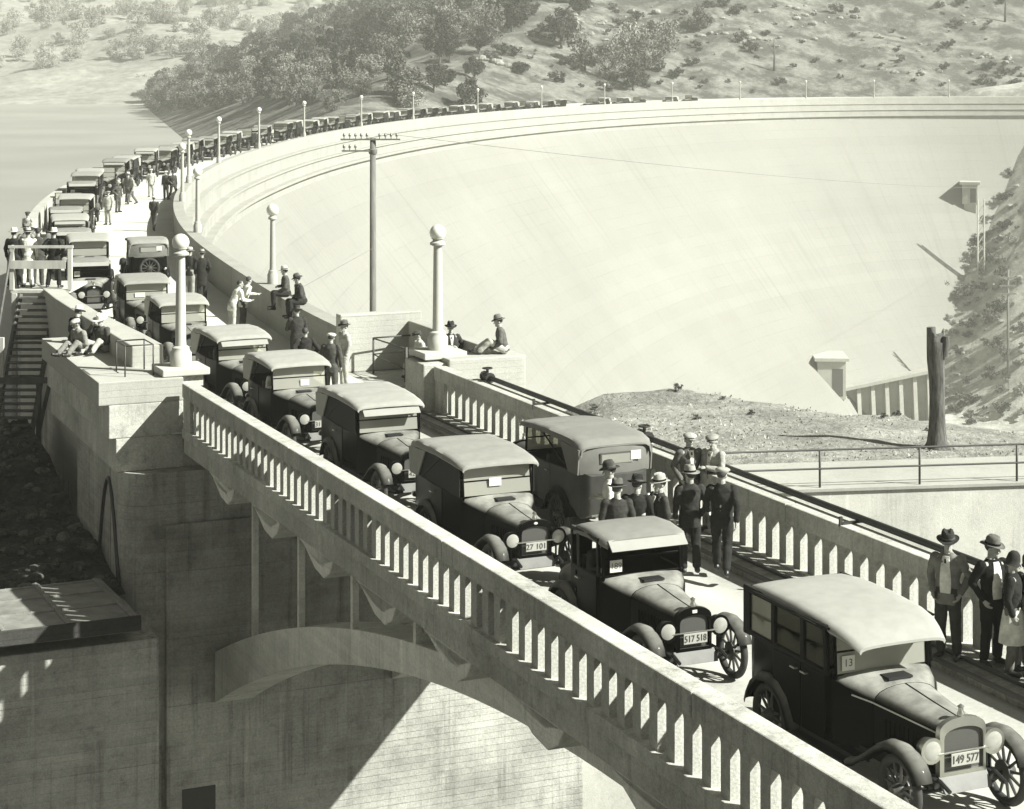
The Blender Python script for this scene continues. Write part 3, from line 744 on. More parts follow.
tx, ty = 12.42, 57.4; tz = valley_z(tx, ty)
tr = empty('tree_trunk', (tx, ty, tz), 0, 'bare broken tree trunk standing beyond the pipe fence', 'tree')
m = MB(); rings = []
for i, (z, r) in enumerate([(-.3,.58),(0,.42),(.2,.31),(.6,.25),(1.0,.235),(1.5,.23),(2.0,.235),(2.6,.25),(2.95,.26),(3.12,.26),(3.3,.23)]):
    rings.append([(r*(1+.22*noise.noise(Vector((math.cos(a)*1.5, math.sin(a)*1.5, z*.9))))*math.cos(a)-.02*z, r*(1+.22*noise.noise(Vector((math.cos(a)*1.5+9, math.sin(a)*1.5, z*.9))))*math.sin(a), z+(.14*math.sin(a*2+1)+.1*math.cos(3*a) if i > 9 else 0)) for a in lin(0, 2*math.pi, 19)[:-1]])
m.loft(rings); ob('trunk', m, M['bark'], tr, smooth=70)
ob('broken_limb', MB().tube([(-.12,-.05,2.5),(-.20,-.05,3.0),(-.22,-.05,3.55)], [.16,.15,.13], 9), M['bark'], tr, smooth=70)
ob('broken_limb', MB().tube([(.14,-.12,2.7),(.19,-.16,3.1),(.20,-.16,3.3)], [.12,.11,.09], 9), M['bark'], tr, smooth=70)

def gatehouse(x, y, z, w, h, dpt, label, lean):
    e = empty('gatehouse', (x, y, z), lean, label, 'gatehouse')
    m = MB(); m.prism([(-dpt*1.0, 0), (dpt+3, 0), (dpt+3, h), (-dpt*1.0, h)], 'x', -w/2, w/2); ob('wall', m, M['white_conc'], e)
    ob('roof', MB().box(-w/2-.45, w/2+.45, -dpt-.45, dpt+3, h+.003, h+.5), M['white_conc'], e)
    ob('doorway', MB().box(w*.02, w*.40, -dpt-.03, -dpt+.0-.003, h*.08, h*.80), M['ink_and_shade'], e)  # dark panel painting the shade inside the open doorway
    ob('corbel', MB().prism([(-dpt, -.003), (dpt+3, -.003), (dpt+3, -h*.6), (dpt*.2, -h*.6)], 'x', -w/2+.3, w/2-.3), M['white_conc'], e)
    return e
q1 = at(831, 392, -42.0)
gatehouse(50.2, 311, -45.0, 4.4, 6.0, 2.4, 'small white gatehouse with a dark doorway at the foot of the dam', R(-3))
gatehouse(82.8, 356.2, -17.9, 2.7, 3.5, .4, 'small concrete gatehouse high on the dam beside the right slope', R(-14))
bw_ = empty('buttressed_wall', (51.8, 311, -46.0), 0, 'low sloping concrete wall with buttresses at the foot of the dam', 'wall')
ob('wall', MB().prism([(0,-6),(15,-6),(15,5.2),(0,2.0)], 'y', 0, 1.0), M['white_conc'], bw_)
ob('coping', MB().prism([(-.2,2.0),(15.2,5.2),(15.2,5.7),(-.2,2.5)], 'y', -1.6, 1.2), M['white_conc'], bw_)
for i in range(7):
    x = .6+2.2*i; zt = 1.9+x*.213
    ob('buttress', MB().prism([(0,-6),(0,zt),(-.9,zt),(-3.2,-6)], 'x', x-.3, x+.3), M['white_conc'], bw_)
def ground_hit(u, v):
    for i in range(2000):
        Y = 54+i*.25; z = HC-(v-HOR)*Y/F; x = (u-CX)*Y/F
        if valley_z(x, Y) > z: return Vector((x, Y, valley_z(x, Y)))
    return None
g = ground_hit(1008, 378)
if g:
    e = empty('utility_pole', g, 0, 'dark wooden pole with short crossarms on the right slope', 'pole')
    s_ = g.y/F
    ob('pole_shaft', MB().tube([(0,0,-1),(0,0,108*s_)], .2, 8), M['pole'], e, smooth=180)
    for z in (100, 92, 84): ob('crossarm', MB().box(-9*s_, 8*s_, -.3, -.15, z*s_-.12, z*s_+.12), M['pole'], e)
g = ground_hit(981, 275)
if g:
    e = empty('lattice_trestle', g, 0, 'pale lattice trestle rising from the right slope to the high gatehouse', 'trestle'); s_ = g.y/F
    for x in (-3.2, 3.2): ob('leg', MB().tube([(x*s_,0,-2),(x*s_,0,75*s_)], .14, 6), M['lamp_conc'], e)
    for k in range(7): ob('brace', MB().tube([(-3.2*s_,0,k*10*s_),(3.2*s_,0,(k+1)*10*s_)], .08, 5), M['lamp_conc'], e)
# ------------------------------------------------------------------ trees, shrubs and rocks
def leaf_mat(name, g):
    m = NT(name)
    oi = m.new('ShaderNodeObjectInfo')
    v = m.math('MULTIPLY', m.rng(m.noise(.5, 3, .6), .3, .7, g*.6, g*1.5), m.rng(oi.outputs['Random'], 0, 1, .7, 1.35))
    m.link(m.value_to_colour(v), m.b.inputs['Base Color']); m.b.inputs['Roughness'].default_value = .8; m.b.inputs['Specular IOR Level'].default_value = .2
    return m.m
LM = [leaf_mat('oak_leaves', .04), leaf_mat('dull_leaves', .09), leaf_mat('bare_brush', .17)]
def crown_mesh(seed, h, w, clumps, per, leaf, low):
    r = random.Random(seed); m = MB(); vs = []; fs = []
    for c in range(clumps):
        a = r.uniform(0, 6.28); q = r.random()**.6; zz = r.uniform(low, 1)
        rr = w*q*math.sqrt(max(.05, 1-(2*(zz-low)/(1-low)-1)**2*.85))
        cx, cy, cz = rr*math.cos(a), rr*math.sin(a), h*zz
        cr = w*r.uniform(.22, .42)
        for i in range(per):
            d = Vector((r.gauss(0,1), r.gauss(0,1), r.gauss(0,.8))); d = d.normalized()*cr*r.random()**.4
            n = Vector((r.gauss(0,1), r.gauss(0,1), r.gauss(.4,1))).normalized(); x = n.orthogonal().normalized(); y = n.cross(x)
            ang = r.uniform(0, 6.28); x, y = x*math.cos(ang)+y*math.sin(ang), y*math.cos(ang)-x*math.sin(ang)
            s = leaf*r.uniform(.6, 1.3); p = Vector((cx, cy, cz))+d; o = len(vs)
            vs += [p-x*s, p+y*s*.6, p+x*s, p-y*s*.6]; fs.append((o, o+1, o+2, o+3))
    m.add(vs, fs); return m
def trunk_mesh(seed, h, w, low):
    r = random.Random(seed); m = MB(); top = h*.75
    m.tube([(0,0,-1.5),(r.uniform(-.1,.1),0,h*low*.6),(r.uniform(-.3,.3),r.uniform(-.3,.3),top)], [h*.045, h*.032, h*.01], 7)
    for i in range(6):
        a = r.uniform(0, 6.28); z = h*r.uniform(low*.5, .6); L = w*r.uniform(.5, .9)
        m.tube([(0,0,z),(L*.5*math.cos(a),L*.5*math.sin(a),z+h*.1),(L*math.cos(a),L*math.sin(a),z+h*.24)], [h*.02, h*.013, h*.005], 5)
    return m
kinds = []
for i, (h, w, cl_, per, leaf, low, lm) in enumerate([(7.5,3.6,26,90,.30,.28,0),(6.5,3.9,24,90,.30,.22,1),(8.5,3.6,26,80,.30,.3,0),(7.0,3.6,30,70,.22,.15,2),(6.0,3.4,28,70,.22,.12,2)]):
    kinds.append((crown_mesh(50+i, h, w, cl_, per, leaf, low).mesh('crown'), trunk_mesh(80+i, h, w, low).mesh('trunk'), lm))
    kinds[-1][0].materials.append(LM[lm]); kinds[-1][1].materials.append(M['bark'])
shr = []
for i, lm in enumerate((0, 1, 2)):
    me = crown_mesh(120+i, 1.7, 1.5, 12, 60, .16, .05).mesh('foliage'); me.materials.append(LM[lm])
    tk = trunk_mesh(140+i, 1.6, 1.1, .1).mesh('stem'); tk.materials.append(M['bark']); shr.append((me, tk))
def plant(root, pm, names, sc):
    for nm, me in zip(names, pm):
        o = bpy.data.objects.new(nm, me); COL.objects.link(o); o.parent = root
    root.scale = (sc, sc, sc*rnd.uniform(.85, 1.15)); root.rotation_euler[2] = rnd.uniform(0, 6.28)
TL = ['dark leafy oak in the woods on the hillside behind the dam', 'grey green bushy tree in the woods on the hillside behind the dam', 'pale bare brush tree in the woods on the hillside behind the dam']
def uv(p): return CX+F*p[0]/p[1], HOR-F*(p[2]-HC)/p[1]
nt = 0; tries = 0
while nt < 620 and tries < 60000:
    tries += 1
    x, y = rnd.uniform(-190, 70), rnd.uniform(270, 800)
    z = hill_z(x, y)
    if z < -7.7 or crest_dist(x, y) < 15: continue
    u, v = uv((x, y, z))
    if u < 130 or v < -28 or v > 112: continue
    lim = 480+max(0, 80-v)*1.9
    dens = 1.0 if u < lim-60 else (.35 if u < lim else (.05 if u < 690 else 0))
    if rnd.random() > dens: continue
    nz = noise.noise(Vector((x*.03, y*.03, 0)))
    k = rnd.choice([0,0,2,1]) if nz > -.08 else rnd.choice([1,1,3,4])
    if v > 85 and u < 420: k = rnd.choice([1,1,3,4,0])
    e = empty('oak_tree' if kinds[k][2] == 0 else ('bushy_tree' if kinds[k][2] == 1 else 'brush_tree'), (x, y, z-.3), 0, TL[kinds[k][2]], 'tree', ['dark oaks on the hillside','grey green trees on the hillside','pale brush trees on the hillside'][kinds[k][2]])
    plant(e, kinds[k][:2], ('crown', 'trunk'), rnd.uniform(.7, 1.3)*min(1, y/480)); nt += 1
for u, v, k, s in ((630,62,4,1.25),(652,70,3,1.2),(612,80,3,1.0),(668,50,4,.9),(585,70,1,.9),(700,30,1,.7)):
    for j in range(900):
        Y = 380+j*.2; z = HC-(v-HOR)*Y/F; x = (u-CX)*Y/F
        if hill_z(x, Y) >= z: break
    e = empty('brush_tree' if k > 2 else 'bushy_tree', (x, Y, hill_z(x,Y)-.3), 0, TL[kinds[k][2]], 'tree', ['','grey green trees on the hillside','pale brush trees on the hillside'][kinds[k][2]])
    plant(e, kinds[k][:2], ('crown', 'trunk'), s)
def hit_hill(u, v):
    for j in range(1500):
        Y = 374+j*.2; z = HC-(v-HOR)*Y/F; x = (u-CX)*Y/F
        if hill_z(x, Y) >= z: return Vector((x, Y, hill_z(x, Y)))
def shrub(p, k, sc, label, group):
    e = empty('shrub', p, 0, label, 'shrub', group); plant(e, shr[k], ('foliage', 'stem'), sc)
for i in range(230):
    u, v = rnd.uniform(420, 1022), rnd.uniform(4, 94); p = hit_hill(u, v)
    if p and (u < 700 or rnd.random() < .6): shrub(p, rnd.choice([0,0,0,1]), rnd.choice([.2,.25,.3,.4,.5,.8,1.1]), 'low dark shrub on the open grassy hillside behind the dam', 'shrubs on the open hillside')
SR = []
for i in range(4):
    r = random.Random(300+i); m = MB().ball((0,0,.1), .8, .55, .42, 9, 6)
    m.v = [tuple(Vector(q)*(1+.35*noise.noise(Vector(q)*2.1+Vector((i*7,0,0))))) for q in m.v]
    me = m.mesh('boulder'); me.materials.append(M['rock'] if 'rock' in M else M.setdefault('rock', mat('grey_rock', .20, .95, .4, 2, bump=.4, bscale=6))); SR.append(me)
def boulder(p, sc, label, group):
    o = bpy.data.objects.new('boulder', rnd.choice(SR)); COL.objects.link(o); o.location = p
    o.rotation_euler = (0, 0, rnd.uniform(0, 6.28)); o.scale = (sc, sc, sc*rnd.uniform(.7,1.2)); tag(o, label, 'boulder', group)
cent = [(755,40),(700,25),(840,18),(890,45),(960,20),(800,15),(600,20),(560,35),(500,70),(900,70),(985,60)]
for i in range(200):
    c = rnd.choice(cent); u, v = rnd.gauss(c[0], 26), rnd.gauss(c[1], 7)
    if not (430 < u < 1030 and 3 < v < 94): continue
    p = hit_hill(u, v)
    if p: boulder(p, rnd.choice([.3,.4,.5,.7,1.1,1.5]), 'grey boulder in the rock outcrops on the hillside behind the dam', 'boulders on the hillside')
dt = hit_hill(774, 71)
e = empty('dead_tree', dt, 0, 'thin bare dead tree trunk standing alone on the grassy hillside', 'tree')
ob('trunk', MB().tube([(0,0,-.5),(.1,0,3),(.0,0,6.6)], [.28,.2,.08], 7), M['bark'], e, smooth=180)
ob('branch', MB().tube([(.05,0,3.4),(-.7,0,4.4),(-.9,0,5.2)], [.08,.05,.02], 5), M['bark'], e); ob('branch', MB().tube([(.05,0,4.2),(.6,0,5.0)], [.06,.02], 5), M['bark'], e)
dt = hit_hill(1005, 22)
e = empty('dead_tree', dt, 0, 'thin bare dead tree trunk at the top right corner of the hillside', 'tree')
ob('trunk', MB().tube([(0,0,-.5),(.1,0,3),(.2,0,6)], [.3,.25,.12], 7), M['bark'], e, smooth=180)
ob('branch', MB().tube([(.1,0,3.4),(.9,0,4.2)], [.1,.03], 5), M['bark'], e)
# right slope below the dam
for i in range(230):
    u, v = rnd.uniform(905, 1023), rnd.uniform(165, 425); p = ground_hit(u, v)
    if p and p.y > 90:
        if rnd.random() < .62: shrub(p, rnd.choice([0,1,1,2,2]), rnd.choice([.3,.4,.5,.7,1.0]), 'low shrub on the rocky slope at the right end of the dam', 'shrubs on the right slope')
        else: boulder(p, rnd.uniform(.4, 1.1), 'grey boulder on the rocky slope at the right end of the dam', 'boulders on the right slope')
for i in range(26):
    u, v = rnd.uniform(930, 990), rnd.uniform(200, 300); p = ground_hit(u, v)
    if p and p.y > 90: shrub(p, rnd.choice([0,1,1,2]), rnd.uniform(.5, 1.1), 'dark shrub along the edge where the right slope meets the dam face', 'shrubs at the dam edge')
# weeds on the dirt shelf
def weeds():
    m = MB(); r = random.Random(5); vs = []; fs = []
    for i in range(5200):
        x, y = r.uniform(1.6, 26), r.uniform(54.5, 68)
        if fbm(x, y, .25) < .0 and r.random() < .85: continue
        z = valley_z(x, y); h = r.uniform(.02, .08); a = r.uniform(0, 6.28); w_ = r.uniform(.02, .05); o = len(vs)
        vs += [(x-w_*math.cos(a), y-w_*math.sin(a), z-.01), (x+w_*math.cos(a), y+w_*math.sin(a), z-.01), (x+r.uniform(-.06,.06), y+r.uniform(-.06,.06), z+h)]; fs.append((o, o+1, o+2))
    return m.add(vs, fs)
tag(ob('dry_grass', weeds(), mat('dry_grass_blades', .30, .9, .3, .8)), 'short dry grass and weeds on the pale dirt beyond the pipe fence', 'grass', kind='stuff')
for i in range(9):
    u, v = rnd.uniform(575, 930), rnd.uniform(389, 432); p = ground_hit(u, v)
    if p and p.y < 75: shrub(p, 1, rnd.uniform(.05, .13), 'small dry weed clump on the dirt shelf beyond the pipe fence', 'weed clumps on the dirt shelf')
# far shore brush across the lake
LM.append(leaf_mat('hazy_brush', .25))  # leaf colour paled to hold the haze of distance
fk = []
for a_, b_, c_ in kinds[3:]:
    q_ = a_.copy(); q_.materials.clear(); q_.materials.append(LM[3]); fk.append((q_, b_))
for i in range(190):
    u = rnd.uniform(-20, 330); Y = rnd.uniform(770, 1080); x = (u-CX)*Y/F; z = far_z(x, Y); uu, v = uv((x, Y, z))
    if v < -5 or v > 100: continue
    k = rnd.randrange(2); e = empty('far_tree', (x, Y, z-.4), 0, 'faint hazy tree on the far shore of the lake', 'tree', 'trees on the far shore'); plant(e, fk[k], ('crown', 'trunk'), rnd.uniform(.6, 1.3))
# ------------------------------------------------------------------ the air
hz = NT('hazy_air'); hz.n.remove(hz.b)
pv = hz.new('ShaderNodeVolumePrincipled'); pv.inputs['Density'].default_value = HAZE; pv.inputs['Color'].default_value = tint(.97); pv.inputs['Anisotropy'].default_value = .2
hz.link(pv.outputs[0], hz.out.inputs['Volume'])
if HAZE > 0:
    tag(ob('haze', MB().box(-700, 700, -40, 1400, -64, 96), hz.m), kind='stuff')
# ------------------------------------------------------------------ cars of the 1920s (front towards -y, headlamps at y = 0, ground z = 0)
CACHE = {}
def cached(key, fn, m, smooth=None):
    if key not in CACHE:
        me = fn().mesh(key.split('|')[0], smooth); me.materials.append(m); CACHE[key] = me
    return CACHE[key]
def inst(name, key, fn, m, parent, loc=(0,0,0), smooth=None, bevel=0, rot=None, scale=None):
    me = cached(key, fn, m, smooth); o = bpy.data.objects.new(name, me); COL.objects.link(o); o.parent = parent; o.location = loc
    if rot: o.rotation_euler = rot
    if scale: o.scale = scale
    if bevel:
        b = o.modifiers.new('bevel', 'BEVEL'); b.width = bevel; b.segments = 2; b.limit_method = 'ANGLE'; b.angle_limit = R(35)
    return o
WR = .375
def tyre_mb():
    m = MB(); rings = []
    for i in range(36):
        a = 2*math.pi*i/36; ring = []
        for j in range(10):
            b = 2*math.pi*j/10; rr = WR-.048+.05*math.cos(b); ring.append((.052*math.sin(b), rr*math.cos(a), rr*math.sin(a)))
        rings.append(ring)
    rings.append(rings[0]); return m.loft(rings, False)
def rim_mb():
    m = MB(); m.lathe([(WR-.085,-.03),(WR-.065,-.035),(WR-.065,.035),(WR-.085,.03),(WR-.085,-.03)], 32, axis='x', caps=False); return m
def spokes_mb():
    m = MB()
    for i in range(12):
        a = 2*math.pi*i/12; m.tube([(0,.05*math.cos(a),.05*math.sin(a)),(0,(WR-.08)*math.cos(a),(WR-.08)*math.sin(a))], [.021,.015], 6)
    m.lathe([(.075,-.05),(.085,-.03),(.085,.03),(.06,.07),(.045,.11),(.001,.12)], 16, axis='x'); m.lathe([(.001,-.06),(.13,-.05),(.13,-.035),(.07,-.03)], 16, axis='x'); return m
def wheel(root, x, y, rimmat='rim', side=1):
    w_ = inst('wheel', 'spokes|'+rimmat, spokes_mb, M[rimmat], root, (x, y, WR), 40, rot=(rnd.uniform(0,1)*0+.26*((x*7+y*3)%2), 0, 0 if side > 0 else math.pi))
    inst('tyre', 'tyre', tyre_mb, M['tyre'], w_, smooth=180); inst('rim', 'rim|'+rimmat, rim_mb, M[rimmat], w_, smooth=40); return w_
def fender_mb(path, x0, x1, crown=.05, drop=.07, th=.012):
    m = MB(); rings = []
    n = len(path)
    for i, (y, z) in enumerate(path):
        a = Vector(path[max(i-1,0)]); b = Vector(path[min(i+1,n-1)]); d = (b-a).normalized(); nx = Vector((-d.y, d.x))
        if nx.y < 0 and abs(nx.y) > .3: nx = -nx
        if abs(nx.y) <= .3 and nx.x*(-1 if i < n/2 else 1) < 0: nx = -nx
        ring = []
        prof = [(0,-drop*.3),(.08,.0),(.3,crown*.8),(.5,crown),(.7,crown*.8),(.92,0),(1.0,-drop)]
        for k, h in prof: ring.append((x0+(x1-x0)*k, y+nx.x*h, z+nx.y*h))
        for k, h in reversed(prof): ring.append((x0+(x1-x0)*k, y+nx.x*(h-th), z+nx.y*(h-th)))
        rings.append(ring)
    return m.loft(rings)
FF = [(-.255,.56),(-.22,.65),(-.14,.74),(-.01,.805),(.15,.845),(.34,.825),(.54,.72),(.74,.57),(.94,.44),(1.12,.375)]
def rear_fender_path(ax): return [(ax-.56,.375),(ax-.50,.50),(ax-.38,.69),(ax-.20,.81),(ax,.845),(ax+.2,.81),(ax+.36,.69),(ax+.46,.53),(ax+.50,.42)]
def hood_ring(y, w, zt, zs, zb):
    r = [(-w,y,zb),(-w,y,zs)]
    for a in lin(180, 0, 11)[1:-1]: r.append((w*math.cos(R(a))*.98, y, zs+(zt-zs)*math.sin(R(a))**.8))
    r += [(w,y,zs),(w,y,zb)]; return r
def hood_mb(wr=.26, wc=.42, zt=1.10): return MB().loft([hood_ring(.05, wr, zt-.03, zt-.20, .55), hood_ring(.5, wr+(wc-wr)*.42, zt, zt-.18, .55), hood_ring(1.04, wc, zt+.05, zt-.13, .55)])
def cowl_mb(wc=.425, zt=1.10): return MB().loft([hood_ring(1.045, wc, zt+.052, zt-.12, .50), hood_ring(1.25, .56, zt+.09, zt-.04, .46), hood_ring(1.52, .66, zt+.11, zt+.04, .44)])
def radiator_shell_mb(w=.275, zt=1.12, zb=.50, arch=.16):
    def outline(w, zt, zb, arch, y):
        r = [(-w,y,zb),(-w,y,zt-arch)]
        for a in lin(180, 0, 13)[1:-1]: r.append((w*math.cos(R(a)), y, zt-arch+arch*math.sin(R(a))**.75))
        return r+[(w,y,zt-arch),(w,y,zb)]
    m = MB(); o1 = outline(w, zt, zb, arch, -.02); i1 = outline(w-.045, zt-.10, zb+.05, arch*.75, -.035)
    o2 = outline(w+.005, zt, zb, arch, .05); i2 = outline(w-.05, zt-.105, zb+.055, arch*.75, .02)
    m.loft([i2, i1, o1, o2], False); return m
def core_mb(w=.235, zt=1.03, zb=.54): return MB().box(-w, w, .0, .04, zb, zt)
def lampb_mb(): return MB().lathe([(.01,.20),(.06,.18),(.115,.11),(.134,.02),(.142,-.01),(.142,-.025),(.124,-.028)], 20, axis='y')
def lens_mb(): return MB().lathe([(.124,-.02),(.09,-.036),(.04,-.045),(.001,-.047)], 20, axis='y')
def tub_ring(y, wb, wt, zb, zt, th=.05, zf=.55):
    return [(-wb,y,zb),(-wt,y,zb+.22),(-wt,y,zt),(-wt+th,y,zt),(-wt+th,y,zf),(wt-th,y,zf),(wt-th,y,zt),(wt,y,zt),(wt,y,zb+.22),(wb,y,zb)]
def touring_tub_mb(L):
    m = MB(); zs = 1.20
    m.loft([tub_ring(1.50,.52,.655,.42,zs),tub_ring(1.9,.54,.69,.42,zs-.01),tub_ring(2.5,.56,.71,.42,zs),tub_ring(L-.35,.56,.69,.42,zs+.03),tub_ring(L-.1,.53,.64,.44,zs+.04)])
    # rounded back
    m.loft([[(-.64,L-.1,.44),(-.64,L-.1,zs+.04),(.64,L-.1,zs+.04),(.64,L-.1,.44)],[(-.60,L+.02,.48),(-.60,L+.03,zs+.04),(.60,L+.03,zs+.04),(.60,L+.02,.48)],[(-.50,L+.08,.55),(-.50,L+.10,zs+.0),(.50,L+.10,zs+.0),(.50,L+.08,.55)]])
    return m
def seat_mb(y): 
    m = MB(); m.box(-.58,.58,y-.5,y,.56,.86); m.prism([(y-.06,.8),(y+.14,.8),(y+.20,1.30),(y+.10,1.30)], 'x', -.58, .58); return m
def steering_mb():
    m = MB(); c = Vector((-.33,1.78,1.16)); ax = Vector((0,-.75,-.5)).normalized(); x = Vector((1,0,0)); y = ax.cross(x)
    m.tube([c+(x*math.cos(a)+y*math.sin(a))*.2 for a in lin(0,2*math.pi,25)], .016, 6); m.tube([c, c+ax*.6], .02, 6)
    for a in (0, 2.1, 4.2): m.tube([c, c+(x*math.cos(a)+y*math.sin(a))*.2], .012, 5)
    return m
def chassis_mb(ax):
    m = MB()
    for x in (-.36,.36): m.box(x-.03,x+.03,-.05,ax+.4,.40,.50); m.tube([(x,-.28,.44),(x,-.1,.50),(x,.15,.40),(x,.6,.42)], .025, 6)
    m.tube([(-.68,.15,WR),(-.4,.15,.30),(.4,.15,.30),(.68,.15,WR)], .028, 8); m.tube([(-.68,ax,WR),(.68,ax,WR)], .045, 8); m.ball((0,ax,WR),.14); m.box(-.36,.36,.1,1.2,.34,.5)
    m.box(-.66,.66,1.1,ax-.3,.36,.43); return m
def apron_mb(): return MB().prism([(-.14,.36),(-.10,.36),(.03,.50),(-.01,.51)], 'x', -.31, .31)
def roof_ring(y, w, zt, drop, sag=.0, n=13, th=.03):
    top = []; 
    for k in range(n):
        a = -1+2*k/(n-1); q = abs(a)
        top.append((w*math.sin(a*math.pi/2)*1.0, y, zt-.045*q**2.4-(drop*max(0,(q-.72)/.28)**1.6)))
    return top+[(x*.97, y, z-th) for x, y, z in reversed(top)]
def touring_roof_mb(L, w=.745, sag=0):
    keys = [roof_ring(1.36,w-.05,1.735,.03),roof_ring(1.39,w-.045,1.765,.035),roof_ring(1.6,w-.02,1.80,.045),roof_ring(2.0,w,1.84,.055),roof_ring(2.55,w+.01,1.865,.06),roof_ring(L-.35,w,1.855,.08),roof_ring(L-.05,w-.02,1.80,.10),roof_ring(L+.05,w-.05,1.72,.12)]
    # the cloth sags a little between its bows
    out = []
    for ra, rb in zip(keys, keys[1:]):
        Ly = rb[0][1]-ra[0][1]; n_ = max(1, int(abs(Ly)/.12))
        for i in range(n_):
            k = i/n_; row = []
            for j, (p, q) in enumerate(zip(ra, rb)):
                y = p[1]+(q[1]-p[1])*k; x = p[0]+(q[0]-p[0])*k; z = p[2]+(q[2]-p[2])*k
                sg = math.sin(math.pi*((y-1.4)/.62 % 1.0)) if y > 1.4 else 0
                z -= .016*sg*max(0, 1-(abs(x)/w)**4) + .006*noise.noise(Vector((x*3, y*3, L)))
                row.append((x, y, z))
            out.append(row)
    out.append(keys[-1])
    return MB().loft(out)
def rear_curtain_mb(L, w=.70):
    m = MB(); out = []
    def col(k): return (-w+2*w*k)
    n = 9; rings = []
    for y, z, f in ((L+.02,1.74,1),(L+.07,1.62,1),(L+.08,1.42,1),(L+.07,1.22,.97)):
        r = [(col(k/(n-1))*f, y-.10*abs(2*k/(n-1)-1)**3, z-(.06*abs(2*k/(n-1)-1)**2.2 if z > 1.7 else 0)) for k in range(n)]
        rings.append(r+[(x, y-.02, z) for x, y, z in reversed(r)])
    m.loft(rings); 
    return m
def rear_quarter_mb(L, s, w=.715, y0=.75):
    m = MB(); m.prism([(L-y0,1.71),(L+.03,1.66),(L-.02,1.22),(L-y0*.55,1.22)], 'x', s*w-.012, s*w+.012)
    return m
def side_curtain_mb(L, s, w=.675):
    m = MB()
    m.prism([(1.53,1.73),(2.2,1.79),(L-.6,1.79),(L-.35,1.21),(1.53,1.19)], 'x', s*w-.008, s*w+.008)
    return m
def ws_frame_mb(zt=1.72, w=.62, zb=1.20, tilt=.06):
    m = MB(); y0, y1 = 1.50, 1.50+tilt
    for s in (-1, 1): m.tube([(s*w,y0-.01,zb-.14),(s*w,y1,zt)], .022, 8)
    for z in (zb, zb+(zt-zb)*.48, zt): m.tube([(-w,y0+tilt*(z-zb)/(zt-zb),z),(w,y0+tilt*(z-zb)/(zt-zb),z)], .013, 6)
    return m
def ws_glass_mb(zt=1.71, w=.61, zb=1.21, tilt=.06): return MB().prism([(1.498,zb),(1.502,zb),(1.502+tilt,zt),(1.498+tilt,zt)], 'x', -w, w)
def louvre_mb(s):
    m = MB()
    for i in range(8):
        y = .35+.07*i; x = .26+(.42-.26)*(y/1.04)+.004; m.box(s*x-.008, s*x+.008, y, y+.03, .68, .88)
    m.box(s*.33-.004, s*.33+.004, .33, .9, .665, .68)
    return m
def board_mb(ax, s): return MB().box(min(s*.50,s*.80), max(s*.50,s*.80), 1.10, ax-.55, .345, .375)
def valance_mb(ax, s): return MB().prism([(1.0,.36),(ax-.5,.36),(ax-.5,.5),(1.0,.5)], 'x', min(s*.50,s*.515), max(s*.50,s*.515))
def plate_text(root, s, y, z, w=.36, rot=(R(90),0,0)):
    b = ob('number_plate', MB().box(-w/2,w/2,-.006,.006,-.07,.07), M['plate'], root, (0,y,z), bevel=.004)
    me = text_mesh(s, .135); me.materials.append(M['ink_and_shade'])
    t = bpy.data.objects.new('plate_lettering', me); COL.objects.link(t); t.parent = b; t.location = (0, -.010, 0); t.rotation_euler = rot
    bb = [v.co.x for v in me.vertices]; k = (w*.92)/(max(bb)-min(bb)); t.scale = (k, .92, 1)
    return b
def sticker(root, x, z, w, h, s=None, y=1.50):
    b = ob('windscreen_notice', MB().box(-w/2,w/2,-.003,.003,-h/2,h/2), M['paper'], root, (x,y,z))
    if s:
        me = text_mesh(s, h*.72, .001); me.materials.append(M['ink_and_shade']); t = b; lt_ = bpy.data.objects.new('notice_lettering', me); COL.objects.link(lt_); t = lt_; t.parent = root; t.location = (x,y-.0045,z); t.rotation_euler = (R(90),0,0)
    return b
